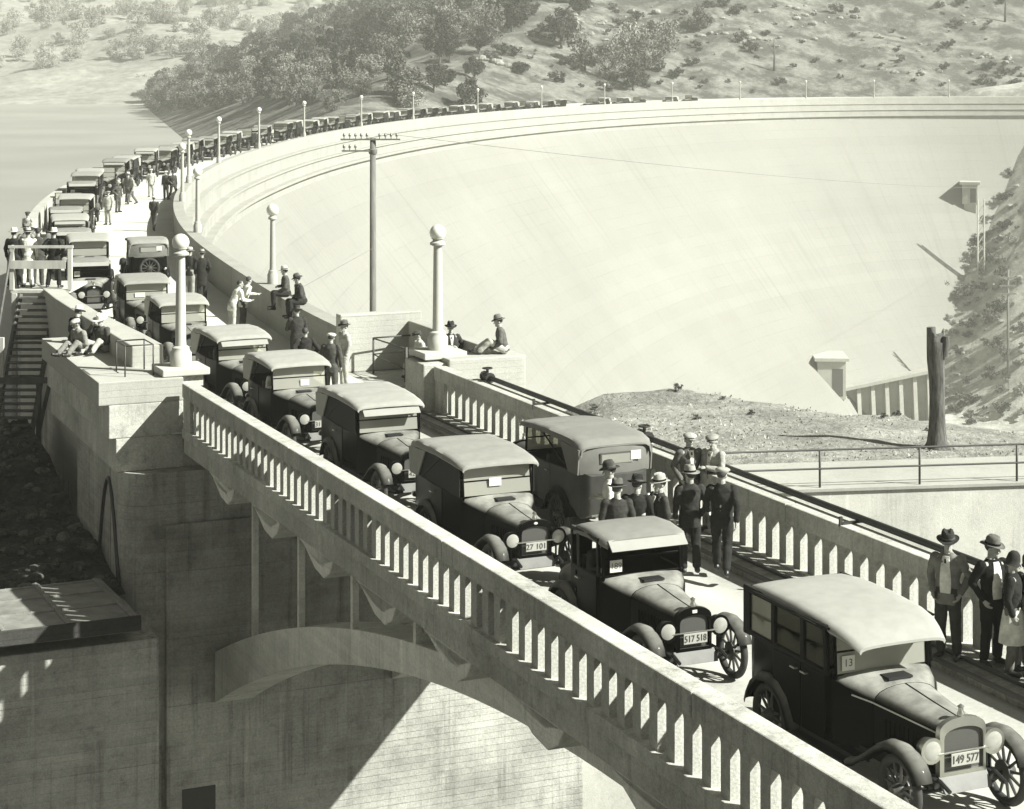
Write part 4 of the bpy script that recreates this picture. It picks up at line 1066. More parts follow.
def front_end(r, body='dust', shell='black', fen='fender_lit', hood='hoodm', rim='rim', wr=.26, zt=1.10, plate=None, bar=True, emblem=None):
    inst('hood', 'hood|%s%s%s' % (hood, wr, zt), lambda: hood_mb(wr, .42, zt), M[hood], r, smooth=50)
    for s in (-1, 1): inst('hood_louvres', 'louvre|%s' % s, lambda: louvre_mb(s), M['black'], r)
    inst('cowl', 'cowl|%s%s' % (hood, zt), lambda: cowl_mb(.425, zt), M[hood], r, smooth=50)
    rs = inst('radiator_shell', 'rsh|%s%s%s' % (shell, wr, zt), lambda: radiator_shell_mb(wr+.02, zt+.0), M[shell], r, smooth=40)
    inst('radiator_core', 'core|%s%s' % (wr, zt), lambda: core_mb(wr-.03, zt-.09), M['core'], rs)
    inst('radiator_cap', 'cap', lambda: MB().lathe([(.0,1.10),(.04,1.10),(.04,1.13),(.028,1.15),(.028,1.19),(.04,1.2),(.0,1.23)], 10, (0,.02,0)), M['nickel' if shell == 'nickel' else 'black'], rs, (0,0,zt-1.10), smooth=40)
    if emblem: ob('emblem', MB().ball((0,-.035,zt-.055),.035,.01,.022,10,6) if emblem == 1 else MB().box(-.036,.036,-.04,-.03,zt-.075,zt-.035), M['paper'], rs)
    inst('frame_apron', 'apron', apron_mb, M['apronm'], r)
    inst('hood_hinge', 'hinge|%s' % zt, lambda: MB().tube([(0,.06,zt-.03),(0,.5,zt+.002),(0,1.03,zt+.052)], .008, 5), M['chassis'], r)
    inst('cowl_vent', 'cvent|%s' % zt, lambda: MB().box(-.16,.16,1.12,1.30,zt+.074,zt+.10), M['chassis'], r)
    for s in (-1, 1):
        h = inst('headlight', 'lampb|'+shell, lampb_mb, M['black' if shell != 'nickel' else 'nickel'], r, (s*.40, -.0, .80), smooth=40)
        inst('headlight_lens', 'lens', lens_mb, M['lens'], h, smooth=60)
        inst('lamp_post', 'lpost', lambda: MB().tube([(0,.06,-.1),(-.0,.06,-.34)], .018, 6), M['black'], h)
    if bar: inst('lamp_bar', 'bar', lambda: MB().tube([(-.40,-.03,.755),(.40,-.03,.755)], .011, 6), M['nickel'], r)
    if plate: plate_text(r, plate, -.055, .68)
def running(r, ax, fen='fender_lit', rim='rim', detail=True):
    inst('chassis', 'chassis|%s' % ax, lambda: chassis_mb(ax), M['chassis'], r)
    for s in (-1, 1):
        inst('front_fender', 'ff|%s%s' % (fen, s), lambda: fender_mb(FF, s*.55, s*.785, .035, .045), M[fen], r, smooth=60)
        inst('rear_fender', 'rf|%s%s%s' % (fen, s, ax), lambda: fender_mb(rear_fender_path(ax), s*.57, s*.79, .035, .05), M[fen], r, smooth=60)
        inst('running_board', 'rb|%s%s' % (s, ax), lambda: board_mb(ax, s).add(*(lambda q: (q.v, q.f))(valance_mb(ax, s))), M['chassis'], r)
        wheel(r, s*.69, .15, rim, s); wheel(r, s*.69, ax, rim, s)
def door_mb(y0, y1, s, w=.705, zb=.50, zt=1.2):
    return MB().prism([(y0,zb),(y1,zb),(y1,zt),(y0,zt)], 'x', min(s*w,s*(w+.012)), max(s*w,s*(w+.012)))
def handle_mb(y, s, w=.72, z=1.08): return MB().tube([(s*w,y,z),(s*(w+.04),y,z),(s*(w+.04),y+.1,z)], .011, 6)
def touring(root, L=3.35, ax=2.75, roof='fabric', body='dust', curtains=False, plate=None, note=None, spare=True, quarter=True, visor=False, rearwin=True, rearplate=None, fen='fender_lit', hood='hoodm', full=True, wr=.26, emblem=None, rear_note=False, top=True):
    r = root
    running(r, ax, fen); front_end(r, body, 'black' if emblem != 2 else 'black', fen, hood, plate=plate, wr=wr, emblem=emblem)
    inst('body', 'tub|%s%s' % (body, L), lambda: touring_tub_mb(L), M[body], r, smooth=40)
    for y in (2.22, L-.22): inst('seat', 'seat|%s' % y, lambda: seat_mb(y), M['seat'], r, bevel=.03)
    inst('steering_wheel', 'steer', steering_mb, M['black'], r, smooth=180)
    for s in (-1, 1):
        d = inst('door', 'tdoor|%s%s' % (body, s), lambda: door_mb(2.25, 2.75, s, .70), M[body], r); inst('door_handle', 'thand|%s' % s, lambda: handle_mb(2.62, s, .71), M['nickel'], d)
    wf = inst('windscreen', 'wsf', ws_frame_mb, M['black'], r, smooth=180)
    inst('windscreen_glass', 'wsg', ws_glass_mb, M['windsc'], wf)
    if note: sticker(wf, note[0], note[1], note[2], note[3], note[4] if len(note) > 4 else None, 1.49)
    if not top:
        ob('folded_top', MB().box(-.66,.66,L-.25,L+.12,1.22,1.36), M[roof], r, bevel=.05)
        return r
    inst('roof', 'troof|%s%s' % (roof, L), lambda: touring_roof_mb(L), M[roof], r, smooth=50)
    for s in (-1, 1): inst('roof_bow', 'bows|%s%s' % (s, L), lambda: MB().tube([(s*.68,L-.5,1.22),(s*.68,2.3,1.75)],.016,6), M['black'], r)
    rc = inst('rear_curtain', 'rcur|%s%s' % (roof, L), lambda: rear_curtain_mb(L), M['rearcloth' if roof != 'fabric2' else 'fabric'], r, smooth=60)
    ob('rear_window', MB().box(-.30,.30,L+.072,L+.086,1.40,1.56), M['windsc'], rc); ob('window_frame', MB().box(-.33,.33,L+.07,L+.084,1.565,1.59).box(.305,.33,L+.07,L+.084,1.40,1.5648), M['ink_and_shade'], rc)
    if rear_note: ob('paper_notice', MB().box(-.46,-.26,L+.09,L+.095,1.44,1.60), M['paper'], rc)
    for s in (-1, 1):
        if quarter and top: inst('top_quarter', 'quart|%s%s%s' % (roof, L, s), lambda: rear_quarter_mb(L, s), M[roof], r)
        if curtains: inst('side_curtain', 'scur|%s%s' % (L, s), lambda: side_curtain_mb(L, s), M['curtain'], r)
    if visor: inst('sun_visor', 'tvis', lambda: MB().prism([(1.27,1.565),(1.285,1.555),(1.43,1.69),(1.415,1.70)], 'x', -.58, .58), M['visor'], r)
    if spare:
        w_ = inst('spare_wheel', 'spokes|rim', spokes_mb, M['rim'], r, (0, L+.22, .82), 40, rot=(0,0,R(90))); inst('tyre', 'tyre', tyre_mb, M['tyre'], w_, smooth=180)
        inst('wheel_bracket', 'wbr', lambda: MB().box(-.03,.03,-.16,-.02,-.3,.1), M['chassis'], w_, rot=(0,0,R(-90)))
    if rearplate: ob('rear_plate', MB().box(-.52,-.16,L+.30,L+.312,.50,.62), M['plate'], r); ob('rear_bar', MB().tube([(-.6,L+.28,.56),(.6,L+.28,.56)], .02, 6), M['nickel'], r)
    ob('tail_lamp', MB().lathe([(.05,0),(.05,.06),(.01,.08)], 10, (-.58, L+.1, .78), 'y'), M['nickel'], r)
    return r
def sedan(root, L=3.35, ax=2.78, plate=None):
    r = root; w = .70
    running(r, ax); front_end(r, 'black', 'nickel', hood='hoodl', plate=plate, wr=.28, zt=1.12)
    tub = inst('body', 'sedtub', lambda: touring_tub_mb(L), M['black'], r, smooth=40)
    ob('belt_moulding', MB().tube([(-.30,.05,.965),(-.43,1.04,1.005),(-.57,1.25,1.05)], .010, 6).tube([(.30,.05,.965),(.43,1.04,1.005),(.57,1.25,1.05)], .010, 6), M['nickel'], r)
    m = MB()
    for s in (-1, 1):
        X = [(1.52,1.60),(2.02,2.11),(2.66,2.75),(L-.12,L+.04)]
        for a, b in X: m.prism([(a,1.2),(b,1.2),(b+(.0 if a > 1.6 else .04),1.74),(a+(.0 if a > 1.6 else .04),1.74)], 'x', s*.69-.025, s*.69+.025)
        m.prism([(1.56,1.70),(L+.04,1.72),(L+.04,1.80),(1.56,1.77)], 'x', s*.69-.026, s*.69+.026)
        m.prism([(1.52,1.19),(L+.04,1.21),(L+.04,1.27),(1.52,1.25)], 'x', s*.69-.027, s*.69+.027)
    m.prism([(L+.02,1.2),(L+.07,1.2),(L+.05,1.78),(L+.0,1.78)], 'x', -.68, -.36); m.prism([(L+.02,1.2),(L+.07,1.2),(L+.05,1.78),(L+.0,1.78)], 'x', .36, .68)
    m.box(-.36,.36,L+.015,L+.065,1.2,1.36); m.box(-.36,.36,L+.0,L+.055,1.62,1.78)
    ob('window_pillars', m, M['black'], r, bevel=.012)
    for s in (-1, 1):
        for a, b in ((1.62,2.02),(2.11,2.66),(2.75,L-.12)):
            ob('side_window', MB().box(s*.69-.004,s*.69+.004,a,b,1.25,1.71), M['pane' if a > 2.7 else 'glass'], r)
        for a, b in ((1.56,2.06),(2.08,2.68)):
            d = ob('door', door_mb(a, b, s, .712, .46, 1.205), M['black'], r, bevel=.006); inst('door_handle', 'shand|%s%s' % (a, s), lambda: handle_mb(b-.14 if a < 2 else a+.06, s, .724, 1.12), M['nickel'], d)
    ob('rear_window', MB().box(-.35,.35,L+.03,L+.038,1.37,1.615), M['glass'], r)
    ob('roof', MB().loft([roof_ring(1.08,.58,1.635,.02),roof_ring(1.12,.595,1.66,.025),roof_ring(1.24,.63,1.725,.03),roof_ring(1.42,.68,1.785,.045),roof_ring(1.7,.715,1.83,.06),roof_ring(2.3,.73,1.865,.06),roof_ring(2.9,.725,1.865,.06),roof_ring(L-.1,.70,1.83,.06),roof_ring(L+.06,.66,1.775,.05)]), M['fabric2'], r, smooth=50)
    ob('roof_gutter', MB().tube([(-.71,1.5,1.745),(-.745,2.3,1.775),(-.74,2.9,1.78),(-.70,L+.02,1.74)], .018, 6).tube([(.71,1.5,1.745),(.745,2.3,1.775),(.74,2.9,1.78),(.70,L+.02,1.74)], .018, 6), M['black'], r)
    wf = ob('windscreen', ws_frame_mb(1.74, .62, 1.20, .03), M['black'], r, smooth=180); ob('windscreen_glass', ws_glass_mb(1.73,.61,1.21,.03), M['windsc'], wf)
    sticker(wf, -.46, 1.33, .17, .17, '13', 1.485)
    for y in (2.25, L-.2): inst('seat', 'seat|%s' % y, lambda: seat_mb(y), M['seat'], r, bevel=.03)
    inst('steering_wheel', 'steer', steering_mb, M['black'], r, smooth=180)
    return r
def coupe(root, L=3.4, ax=2.62, plate=None):
    r = root
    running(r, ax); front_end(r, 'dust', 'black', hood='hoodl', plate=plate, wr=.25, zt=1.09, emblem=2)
    yb = 2.42
    m = MB(); zs = 1.19
    m.loft([tub_ring(1.50,.50,.655,.42,zs),tub_ring(1.9,.52,.68,.42,zs),tub_ring(yb,.54,.68,.42,zs)]); m.box(-.66,.66,yb-.03,yb,.44,zs)
    ob('body', m, M['dust'], r, smooth=40)
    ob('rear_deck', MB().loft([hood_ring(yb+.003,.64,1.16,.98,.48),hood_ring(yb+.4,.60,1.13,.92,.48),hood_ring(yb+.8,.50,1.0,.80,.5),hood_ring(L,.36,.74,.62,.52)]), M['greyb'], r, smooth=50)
    m = MB()
    for s in (-1, 1):
        for a, b in ((1.52,1.58),(2.12,2.22),(yb-.06,yb)): m.prism([(a,1.19),(b,1.19),(b+.02,1.70),(a+.02,1.70)], 'x', s*.66-.022, s*.66+.022)
        m.prism([(1.54,1.68),(yb,1.68),(yb,1.74),(1.54,1.74)], 'x', s*.66-.023, s*.66+.023)
    for s in (-1, 1): m.box(min(s*.34,s*.65),max(s*.34,s*.65),yb-.02,yb+.02,1.19,1.72)
    m.box(-.34,.34,yb-.02,yb+.02,1.19,1.36)
    ob('window_pillars', m, M['dust'], r, bevel=.01)
    for s in (-1, 1):
        if s > 0: ob('side_window', MB().box(s*.66-.004,s*.66+.004,1.58,2.12,1.21,1.68), M['glass'], r)
        d = ob('door', door_mb(1.56, 2.20, s, .684, .46, 1.20), M['dust'], r, bevel=.006); inst('door_handle', 'chand|%s' % s, lambda: handle_mb(2.06, s, .696, 1.06), M['nickel'], d)
        for z in (.6, .85, 1.1): ob('door_hinge', MB().box(s*.70-.012,s*.70+.012,2.20,2.24,z-.03,z+.03), M['black'], d)
    ob('roof', MB().loft([roof_ring(1.36,.63,1.735,.05),roof_ring(1.45,.67,1.775,.07),roof_ring(1.9,.695,1.815,.07),roof_ring(2.25,.69,1.80,.08),roof_ring(yb+.03,.66,1.735,.08)]), M['fabric3'], r, smooth=50)
    ob('sun_visor', MB().prism([(1.235,1.60),(1.25,1.59),(1.39,1.715),(1.375,1.73)], 'x', -.60, .60), M['visor'], r)
    wf = ob('windscreen', ws_frame_mb(1.70, .61, 1.19, .04), M['black'], r, smooth=180); ob('windscreen_glass', ws_glass_mb(1.69,.60,1.20,.04), M['glass'], wf)
    sticker(wf, -.42, 1.33, .19, .17, '189', 1.485)
    inst('seat', 'seat|2.22', lambda: seat_mb(2.22), M['seat'], r, bevel=.03); inst('steering_wheel', 'steer', steering_mb, M['black'], r, smooth=180)
    return r

def car_at(name, s, t, turn, label, group='cars queued across the bridge and dam'):
    p = P(s, t, .004); return empty(name, p, BROT+turn, label, 'car', group)
def car_on_dam(name, Y, off, label, flip=False, jit=0):
    d = d_for_Y(Y); p = woff(d, off, .004); t = wat(d)[1]; rz = math.atan2(-t.x, t.y)+(math.pi if flip else 0)+jit
    return empty(name, p, rz, label, 'car', 'cars queued across the bridge and dam')
A = sedan(car_at('sedan_car', 18.1, 13.45, 0, 'dark closed sedan with a long pale roof, foremost on the bridge'), plate='149 577'); A.scale = (1.04, 1.04, 1.03)
B = coupe(car_at('coupe_car', 23.35, 12.95, 0, 'small closed coupe with a white sun visor just behind the foremost sedan'), plate='517 518')
C_ = touring(car_at('touring_car', 28.75, 13.05, 0, 'touring car with black side curtains and a broad pale top behind the coupe'), L=3.75, ax=2.95, curtains=True, hood='hoodl', plate='27 101', note=(-.05,1.42,.22,.14), roof='fabric', emblem=1, wr=.27)
Dd = touring(car_at('touring_car', 34.7, 13.3, 0, 'touring car with curtained sides and a white visor behind the black curtained car'), L=3.85, ax=3.0, curtains=True, visor=True, roof='fabric2', plate='42 618', wr=.28)
E_ = touring(car_at('touring_car', 40.2, 13.25, R(1), 'open sided touring car with its driver visible, passing the end of the left balustrade'), L=3.35, plate='31 906', note=(.12,1.33,.20,.14), roof='fabric2', fen='greyb')
F_ = touring(car_at('touring_car', 44.8, 13.3, R(2), 'open sided touring car halted just behind the left lamp plinth'), L=3.4, roof='fabric2', visor=True, fen='greyb')
K_ = touring(car_at('touring_car', 34.9, 15.6, R(180), 'dark touring car seen from behind, grey rear curtain with window, beside the balustrade'), L=3.95, ax=3.1, roof='fabric3', rearplate=True, rear_note=True, fen='black', spare=False, hood='dust', body='rearpaint')
G_ = touring(car_on_dam('touring_car', 54.3, -3.85, 'touring car with a square pale top directly behind the left lamp shaft'), L=3.4, roof='fabric2', fen='greyb')
H_ = touring(car_on_dam('touring_car', 59.3, -4.05, 'touring car with a dusty windscreen left of the lamp shaft, behind the square topped one'), L=3.5, roof='fabric', fen='greyb', note=(-.2,1.36,.3,.14))
I_ = coupe(car_on_dam('coupe_car', 65.6, -5.1, 'small dusty car with a rounded front squeezed along the upstream wall by the stair landing'), L=3.3)
J_ = touring(car_on_dam('touring_car', 76.2, -2.45, 'dark touring car seen from behind, spare wheel and white notice on its back', True), L=3.5, roof='fabric', rear_note=True, fen='black')
bodies = ['dust','black','greyb']; roofs = ['fabric2','fabric','fabric2','fabric3']
FARP = []
roofs += ['fabric','fabric3','fabric2']
for i in range(7):
    e = empty('touring_car', (0,0,0))
    if i == 4: coupe(e, L=3.3)
    else: touring(e, L=3.3+.12*(i%4), roof=roofs[i], body=bodies[i%3], spare=False, fen=('greyb','fender_lit','black')[i%3], quarter=i != 1, curtains=i in (2, 6), visor=i in (3, 6), top=i != 5)
    FARP.append(e)
d = d_for_Y(71.8); i = 0
gaps = [4.9,4.8,5.2,5.6,5.4,5.8]
while i < 58 and d < d_for_Y(343):
    p = woff(d, -4.95+rnd.uniform(-.25,.3), .004); t = wat(d)[1]
    e = copy_tree(FARP[rnd.randrange(7)]); e.location = p; sc_ = rnd.uniform(1.0, 1.12); e.scale = (sc_, sc_, sc_*rnd.uniform(.96, 1.05)); e.rotation_euler = (0,0,math.atan2(-t.x,t.y)+R(rnd.uniform(-5,5)))
    tag(e, '%s parked car in the line along the dam, counted from the bridge' % ORD[i], 'car', 'cars queued across the bridge and dam')
    d += gaps[i] if i < len(gaps) else rnd.choice([4.6,4.8,5.0,5.2,5.6,6.4]); i += 1
    if i in (47, 51, 53): d += 6
for e in FARP:
    for o in list(e.children):
        for q in list(o.children): bpy.data.objects.remove(q)
        bpy.data.objects.remove(o)
    bpy.data.objects.remove(e)
# ------------------------------------------------------------------ people
def remeshed(name, mb, voxel, m, smooth_it=3, fold=0, seed=0):
    me = mb.mesh('raw'); o = bpy.data.objects.new('raw', me); COL.objects.link(o)
    r = o.modifiers.new('r', 'REMESH'); r.mode = 'VOXEL'; r.voxel_size = voxel; r.use_smooth_shade = True
    if smooth_it: q = o.modifiers.new('s', 'SMOOTH'); q.iterations = smooth_it; q.factor = .5
    dg = bpy.context.evaluated_depsgraph_get(); out = bpy.data.meshes.new_from_object(o.evaluated_get(dg)); out.name = name
    bpy.data.objects.remove(o); bpy.data.meshes.remove(me)
    if fold:
        for v in out.vertices:
            c = v.co; q = noise.noise_vector(Vector((c.x*7+seed, c.y*7, c.z*9)))*fold + noise.noise_vector(Vector((c.x*17+seed, c.y*17, c.z*24)))*fold*.5
            v.co = c+q
    out.materials.clear(); out.materials.append(m); return out
def mrot(axis, deg): return Matrix.Rotation(R(deg), 3, axis)
ARMS = {   # elbow, wrist relative to the pelvis (right side x > 0); mirrored for the left
 'down': ((.25,.03,.22),(.24,-.05,-.02)), 'pocket': ((.275,.09,.22),(.20,-.06,.0)), 'hip': ((.33,.11,.25),(.20,-.03,.10)),
 'fold': ((.26,-.08,.20),(.04,-.24,.24)), 'lap': ((.25,-.06,.20),(.12,-.30,.10)), 'back': ((.28,.12,.24),(.07,.17,.04)),
 'wheel': ((.27,-.14,.24),(.19,-.36,.30)), 'fwd': ((.25,-.16,.26),(.20,-.40,.34)), 'swingf': ((.25,-.10,.22),(.24,-.28,.05)), 'swingb': ((.25,.14,.22),(.24,.20,-.01)),
 'up': ((.27,-.16,.42),(.08,-.20,.62)), 'prop': ((.30,.10,.22),(.30,.14,-.04))}
def person(loc, face=0, legs='stand', arms=('down','down'), lean=0, head=(0,0), coat=.03, trouser=.03, shirt=None, hat='fedora', hatg=.04, skirt=None, h=1.75, near=True, label='', group='people', vest=False, long_coat=False, tie=True, stoop=0):
    k = h/1.75
    if head == (0,0): head = (rnd.uniform(-3,8), rnd.uniform(-28,28))
    face += rnd.uniform(-6,6)
    root = empty('person', loc, R(face), label, 'person', group)
    root.scale = (k, k, k)
    pz = .93
    J = {}
    hx = .09
    if legs == 'stand': L = [((hx,0,.91),(.11,-.02,.50),(.12,.03,.09),(.15,-.13,.03)), ((-hx,0,.91),(-.10,-.01,.50),(-.11,.03,.09),(-.15,-.13,.03))]
    elif legs == 'apart': L = [((hx,0,.90),(.15,-.04,.49),(.19,.02,.09),(.25,-.13,.03)), ((-hx,0,.90),(-.14,.0,.49),(-.18,.05,.09),(-.22,-.11,.03))]
    elif legs == 'walk': L = [((hx,-.02,.91),(.10,-.20,.53),(.10,-.28,.12),(.11,-.44,.07)), ((-hx,.02,.91),(-.09,.08,.50),(-.09,.32,.17),(-.10,.19,.05))]
    elif legs == 'cross': L = [((hx,0,.91),(.06,-.03,.50),(-.03,-.08,.09),(-.03,-.23,.03)), ((-hx,0,.91),(-.09,-.0,.50),(-.09,.03,.09),(-.13,-.13,.03))]
    else:
        pz = .12
        if legs == 'sit': L = [((hx,0,.11),(.13,-.42,.12),(.13,-.44,-.30),(.15,-.60,-.34)), ((-hx,0,.11),(-.13,-.42,.12),(-.14,-.40,-.30),(-.16,-.56,-.34))]
        elif legs == 'ground': L = [((hx,0,.11),(.16,-.36,.32),(.14,-.62,.08),(.15,-.78,.06)), ((-hx,0,.11),(-.15,-.40,.28),(-.13,-.70,.08),(-.14,-.86,.06))]
        else: L = [((hx,0,.11),(.14,-.40,.15),(.16,-.66,-.15),(.16,-.82,-.12)), ((-hx,0,.11),(-.14,-.40,.15),(-.16,-.66,-.15),(-.16,-.82,-.12))]
    pel = Vector((0,0,pz)); Rl = mrot('X', lean)          # lean > 0 tips the trunk forward (towards -y)
    def up(p): return pel+Rl @ Vector(p)
    chest, neck, headc = up((0,.0,.33)), up((0,.015,.53)), None
    Rh = Rl @ mrot('X', head[0]-lean*.6) @ mrot('Z', head[1])
    headc = neck + Rh @ Vector((0,-.015,.140))
    vox_b, vox_c = (.0085, .013) if near else (.016, .022)
    # body: trunk, neck, head with nose, ears and chin, arms with hands, legs: one surface
    b = MB()
    b.capsule(pel+Vector((0,0,-.02)), chest, .115, .12); b.capsule(up((-.12,0,.43)), up((.12,0,.43)), .075, .075); b.capsule(up((0,.01,.42)), neck+Rh@Vector((0,0,.06)), .062, .056)
    b.ball(headc+Rh@Vector((0,.012,.025)), .074, .094, .098, 16, 12, Rh); b.capsule(headc+Rh@Vector((0,-.035,-.055)), headc+Rh@Vector((0,-.055,-.085)), .052, .034)
    b.capsule(headc+Rh@Vector((0,-.085,.012)), headc+Rh@Vector((0,-.108,-.028)), .011, .016)
    for s in (-1, 1): b.ball(headc+Rh@Vector((s*.074,.012,-.005)), .012, .022, .032, 8, 6, Rh)
    b.capsule(headc+Rh@Vector((-.03,-.082,.028)), headc+Rh@Vector((.03,-.082,.028)), .012, .012)
    arm = []
    for s, a in ((1, arms[0]), (-1, arms[1])):
        e, w_ = ARMS[a]; sh = up((s*.185,.0,.455)); el = up((s*e[0],e[1],e[2])); wr = up((s*w_[0],w_[1],w_[2])) if a != 'prop' else up((s*w_[0],w_[1],w_[2]))
        arm.append((sh, el, wr)); b.capsule(sh, el, .05, .042); b.capsule(el, wr, .04, .028)
        d = (wr-el).normalized(); fw = Vector((0,-1,0)); sd = (fw-d*fw.dot(d)); sd = sd.normalized() if sd.length > .2 else d.orthogonal().normalized()
        nrm = d.cross(sd)*(1 if s > 0 else -1)            # palm side
        if nrm.x*s > 0: nrm = -nrm
        pc = wr+d*.045
        b.capsule(wr, wr+d*.075+sd*.012, .026, .024); b.capsule(wr+d*.02-sd*.016, wr+d*.08-sd*.02, .02, .018); b.capsule(wr+d*.02+sd*.016, wr+d*.08+sd*.02, .02, .018)
        for q, ln in ((-.03,.062),(-.010,.078),(.011,.082),(.031,.074)):
            f0 = wr+d*.085+sd*q; f1 = f0+d*ln*.5+nrm*.012; f2 = f1+d*ln*.36+nrm*.03
            b.capsule(f0, f1, .0105, .0098, 7); b.capsule(f1, f2, .0098, .0085, 7)
        t0 = wr+d*.025+sd*.026; t1 = t0+d*.035+sd*.028+nrm*.008; t2 = t1+d*.034+sd*.004+nrm*.012
        b.capsule(t0, t1, .014, .0115, 7); b.capsule(t1, t2, .0115, .0095, 7)
    for hp, kn, an, to in L:
        hp, kn, an, to = map(Vector, (hp, kn, an, to)); b.capsule(hp, kn, .075, .052); b.capsule(kn, an, .05, .036); b.capsule(an+Vector((0,.02,-.04)), to+Vector((0,0,.01)), .036, .03)
    body = ob('body', remeshed('body', b, vox_b, M['skin'], 2), None, root)
    if near:
        for s in (-1, 1): ob('eye', MB().ball(headc+Rh@Vector((s*.030,-.083,.006)), .011, .007, .006, 8, 6, Rh), M['eye'], body)
        ob('mouth', MB().ball(headc+Rh@Vector((0,-.090,-.055)), .021, .007, .005, 8, 6, Rh), M['eye'], body)
    ob('hair', MB().ball(headc+Rh@Vector((0,.024,.038)), .080, .094, .092, 16, 10, Rh), M['hair'], root, smooth=180)
    # coat: trunk, sleeves
    if coat is not None:
        c = MB(); seated = pz < .5
        lo_ = -.06 if seated else (-.17 if not long_coat else -.45)
        rings = []
        for z, rx, ry, oy in ((lo_,.185,.130,.0),(lo_+.06,.186,.132,.0),(.0,.178,.128,0),(.12,.165,.118,0),(.24,.180,.125,.0),(.36,.196,.128,.0),(.44,.190,.115,.005),(.50,.125,.085,.012),(.545,.070,.065,.015)):
            rings.append([(up if z > -.07 else (lambda p: pel+Vector(p)+Vector((0,0,0))))((rx*math.cos(q), ry*math.sin(q)+oy, z)) for q in lin(0, 2*math.pi, 21)[:-1]])
        c.loft(rings)
        for sh, el, wr in arm:
            c.capsule(sh, el, .075, .060); c.capsule(el, el+(wr-el)*.97, .058, .046)
        if seated:
            for hp, kn, an, to in L: c.capsule(hp, Vector(hp).lerp(Vector(kn), .35), .10, .09)
        name = 'jacket' if coat < .55 else 'shirt'
        jk = ob(name, remeshed(name, c, vox_c, cloth(coat), 2, .011, loc[0]), None, root)
        if shirt is not None:            # open jacket front: shirt wedge, collar and tie lie on the chest
            f = MB(); vs = []; 
            N = 9
            for i in range(N):
                z = .50-.50*i/(N-1) if vest else .50-.34*i/(N-1); wd = (.050-.036*i/(N-1)) if not vest else (.045+.035*math.sin(i/(N-1)*2.2))
                row = []
                for q in (-1, -.5, 0, .5, 1):
                    x = wd*q; 
                    ry = .128 if z < .40 else .128-(z-.40)*.45; rx = .19
                    row.append(up((x, -ry*math.sqrt(max(0,1-(x/rx)**2))-.004-(.006 if i == 0 else 0), z)))
                vs.append(row)
            f.loft([r_+[p+Rl@Vector((0,.012,0)) for p in reversed(r_)] for r_ in vs])
            sf = ob('shirt_front', f, cloth(shirt), root, smooth=60)
            ob('collar', MB().tube([neck+Rl@Vector((.062*math.cos(q), .060*math.sin(q)-.004, .0)) for q in lin(0, 2*math.pi, 17)], .011, 6), cloth(shirt), root, smooth=180)
            if tie: ob('necktie', MB().prism([(-.012,.0),(.012,.0),(.024,-.26),(0,-.30),(-.024,-.26)], 'y', -.004, .004), cloth(.03), sf, loc=up((0,-.125,.47)), smooth=None).rotation_euler[0] = R(lean+6)
    if skirt is not None:
        rings = []
        seated = pz < .5
        for z, rx, ry in ((.06,.165,.12),(-.05,.19,.145),(-.25,.22,.18),(-.46,.24,.20)): rings.append([pel+Vector((rx*math.cos(q)*(1+.05*math.sin(q*7)), ry*math.sin(q)*(1+.05*math.cos(q*6)), z)) for q in lin(0, 2*math.pi, 33)[:-1]])
        ob('skirt', MB().loft(rings), cloth(skirt), root, smooth=70)
    if trouser is not None:
        t = MB(); t.capsule(pel+Vector((-.05,0,.02)), pel+Vector((.05,0,.02)), .125, .125); t.capsule(pel+Vector((0,0,.0)), up((0,0,.12)), .125, .12)
        for hp, kn, an, to in L:
            hp, kn, an = map(Vector, (hp, kn, an)); t.capsule(hp, kn, .105, .080); t.capsule(kn, an+(kn-an)*.08, .078, .068)
        ob('trousers' if skirt is None else 'stockings', remeshed('trousers', t, vox_c, cloth(trouser), 2, .009, loc[0]), None, root)
    for hp, kn, an, to in L:
        an, to = Vector(an), Vector(to); s_ = MB(); s_.capsule(an+Vector((0,.035,-.045)), to+Vector((0,0,.012)), .048, .040); s_.capsule(an+Vector((0,.01,-.03)), an+Vector((0,0,.03)), .050, .048)
        d = to-an; sl_ = MB()
        ob('shoe', remeshed('shoe', s_, .014, M['shoe'], 1), None, root)
    if hat:
        ht = MB()
        if hat in ('fedora', 'brim'):
            br_ = .155 if hat == 'fedora' else .18
            prof = [(.001,.125),(.05,.130),(.075,.12),(.088,.085),(.094,.03),(.096,.0),(br_*.8,-.008),(br_,.002),(br_+.003,-.004),(br_*.8,-.016),(.085,-.012),(.001,-.012)]
            ht.lathe(prof, 24)
            ht.v = [(x, y*1.13, z-(.022 if z > .1 and abs(x) < .035 else 0)-(abs(y)/br_)**3*.012*(1 if z < .02 else 0)+(abs(x)/br_)**3*.014*(1 if z < .02 else 0)) for x, y, z in ht.v]
        elif hat == 'cap':
            ht.lathe([(.001,.075),(.07,.068),(.115,.045),(.122,.025),(.10,.0),(.088,-.015),(.001,-.015)], 20); ht.v = [(x, y*1.05+(-.02 if z > .02 else 0), z) for x, y, z in ht.v]
            ht.prism([(-.075,-.07),(.075,-.07),(.055,-.145),(0,-.16),(-.055,-.145)], 'z', -.012, -.002)
        elif hat == 'cloche':
            ht.lathe([(.001,.13),(.05,.12),(.085,.08),(.1,.02),(.105,-.04),(.125,-.06),(.12,-.065),(.098,-.045),(.001,-.02)], 20)
        ho = ob('hat', ht, cloth(hatg), root, headc+Rh@Vector((0,.006,.062)), smooth=50); ho.rotation_euler = (Rh @ mrot('X', 6)).to_euler()
        if hat == 'fedora': ob('hat_band', MB().lathe([(.097,.005),(.0985,.006),(.097,.034),(.0955,.034)], 20, caps=False), cloth(.012 if hatg > .05 else .09), ho, smooth=60).scale = (1, 1.13, 1)
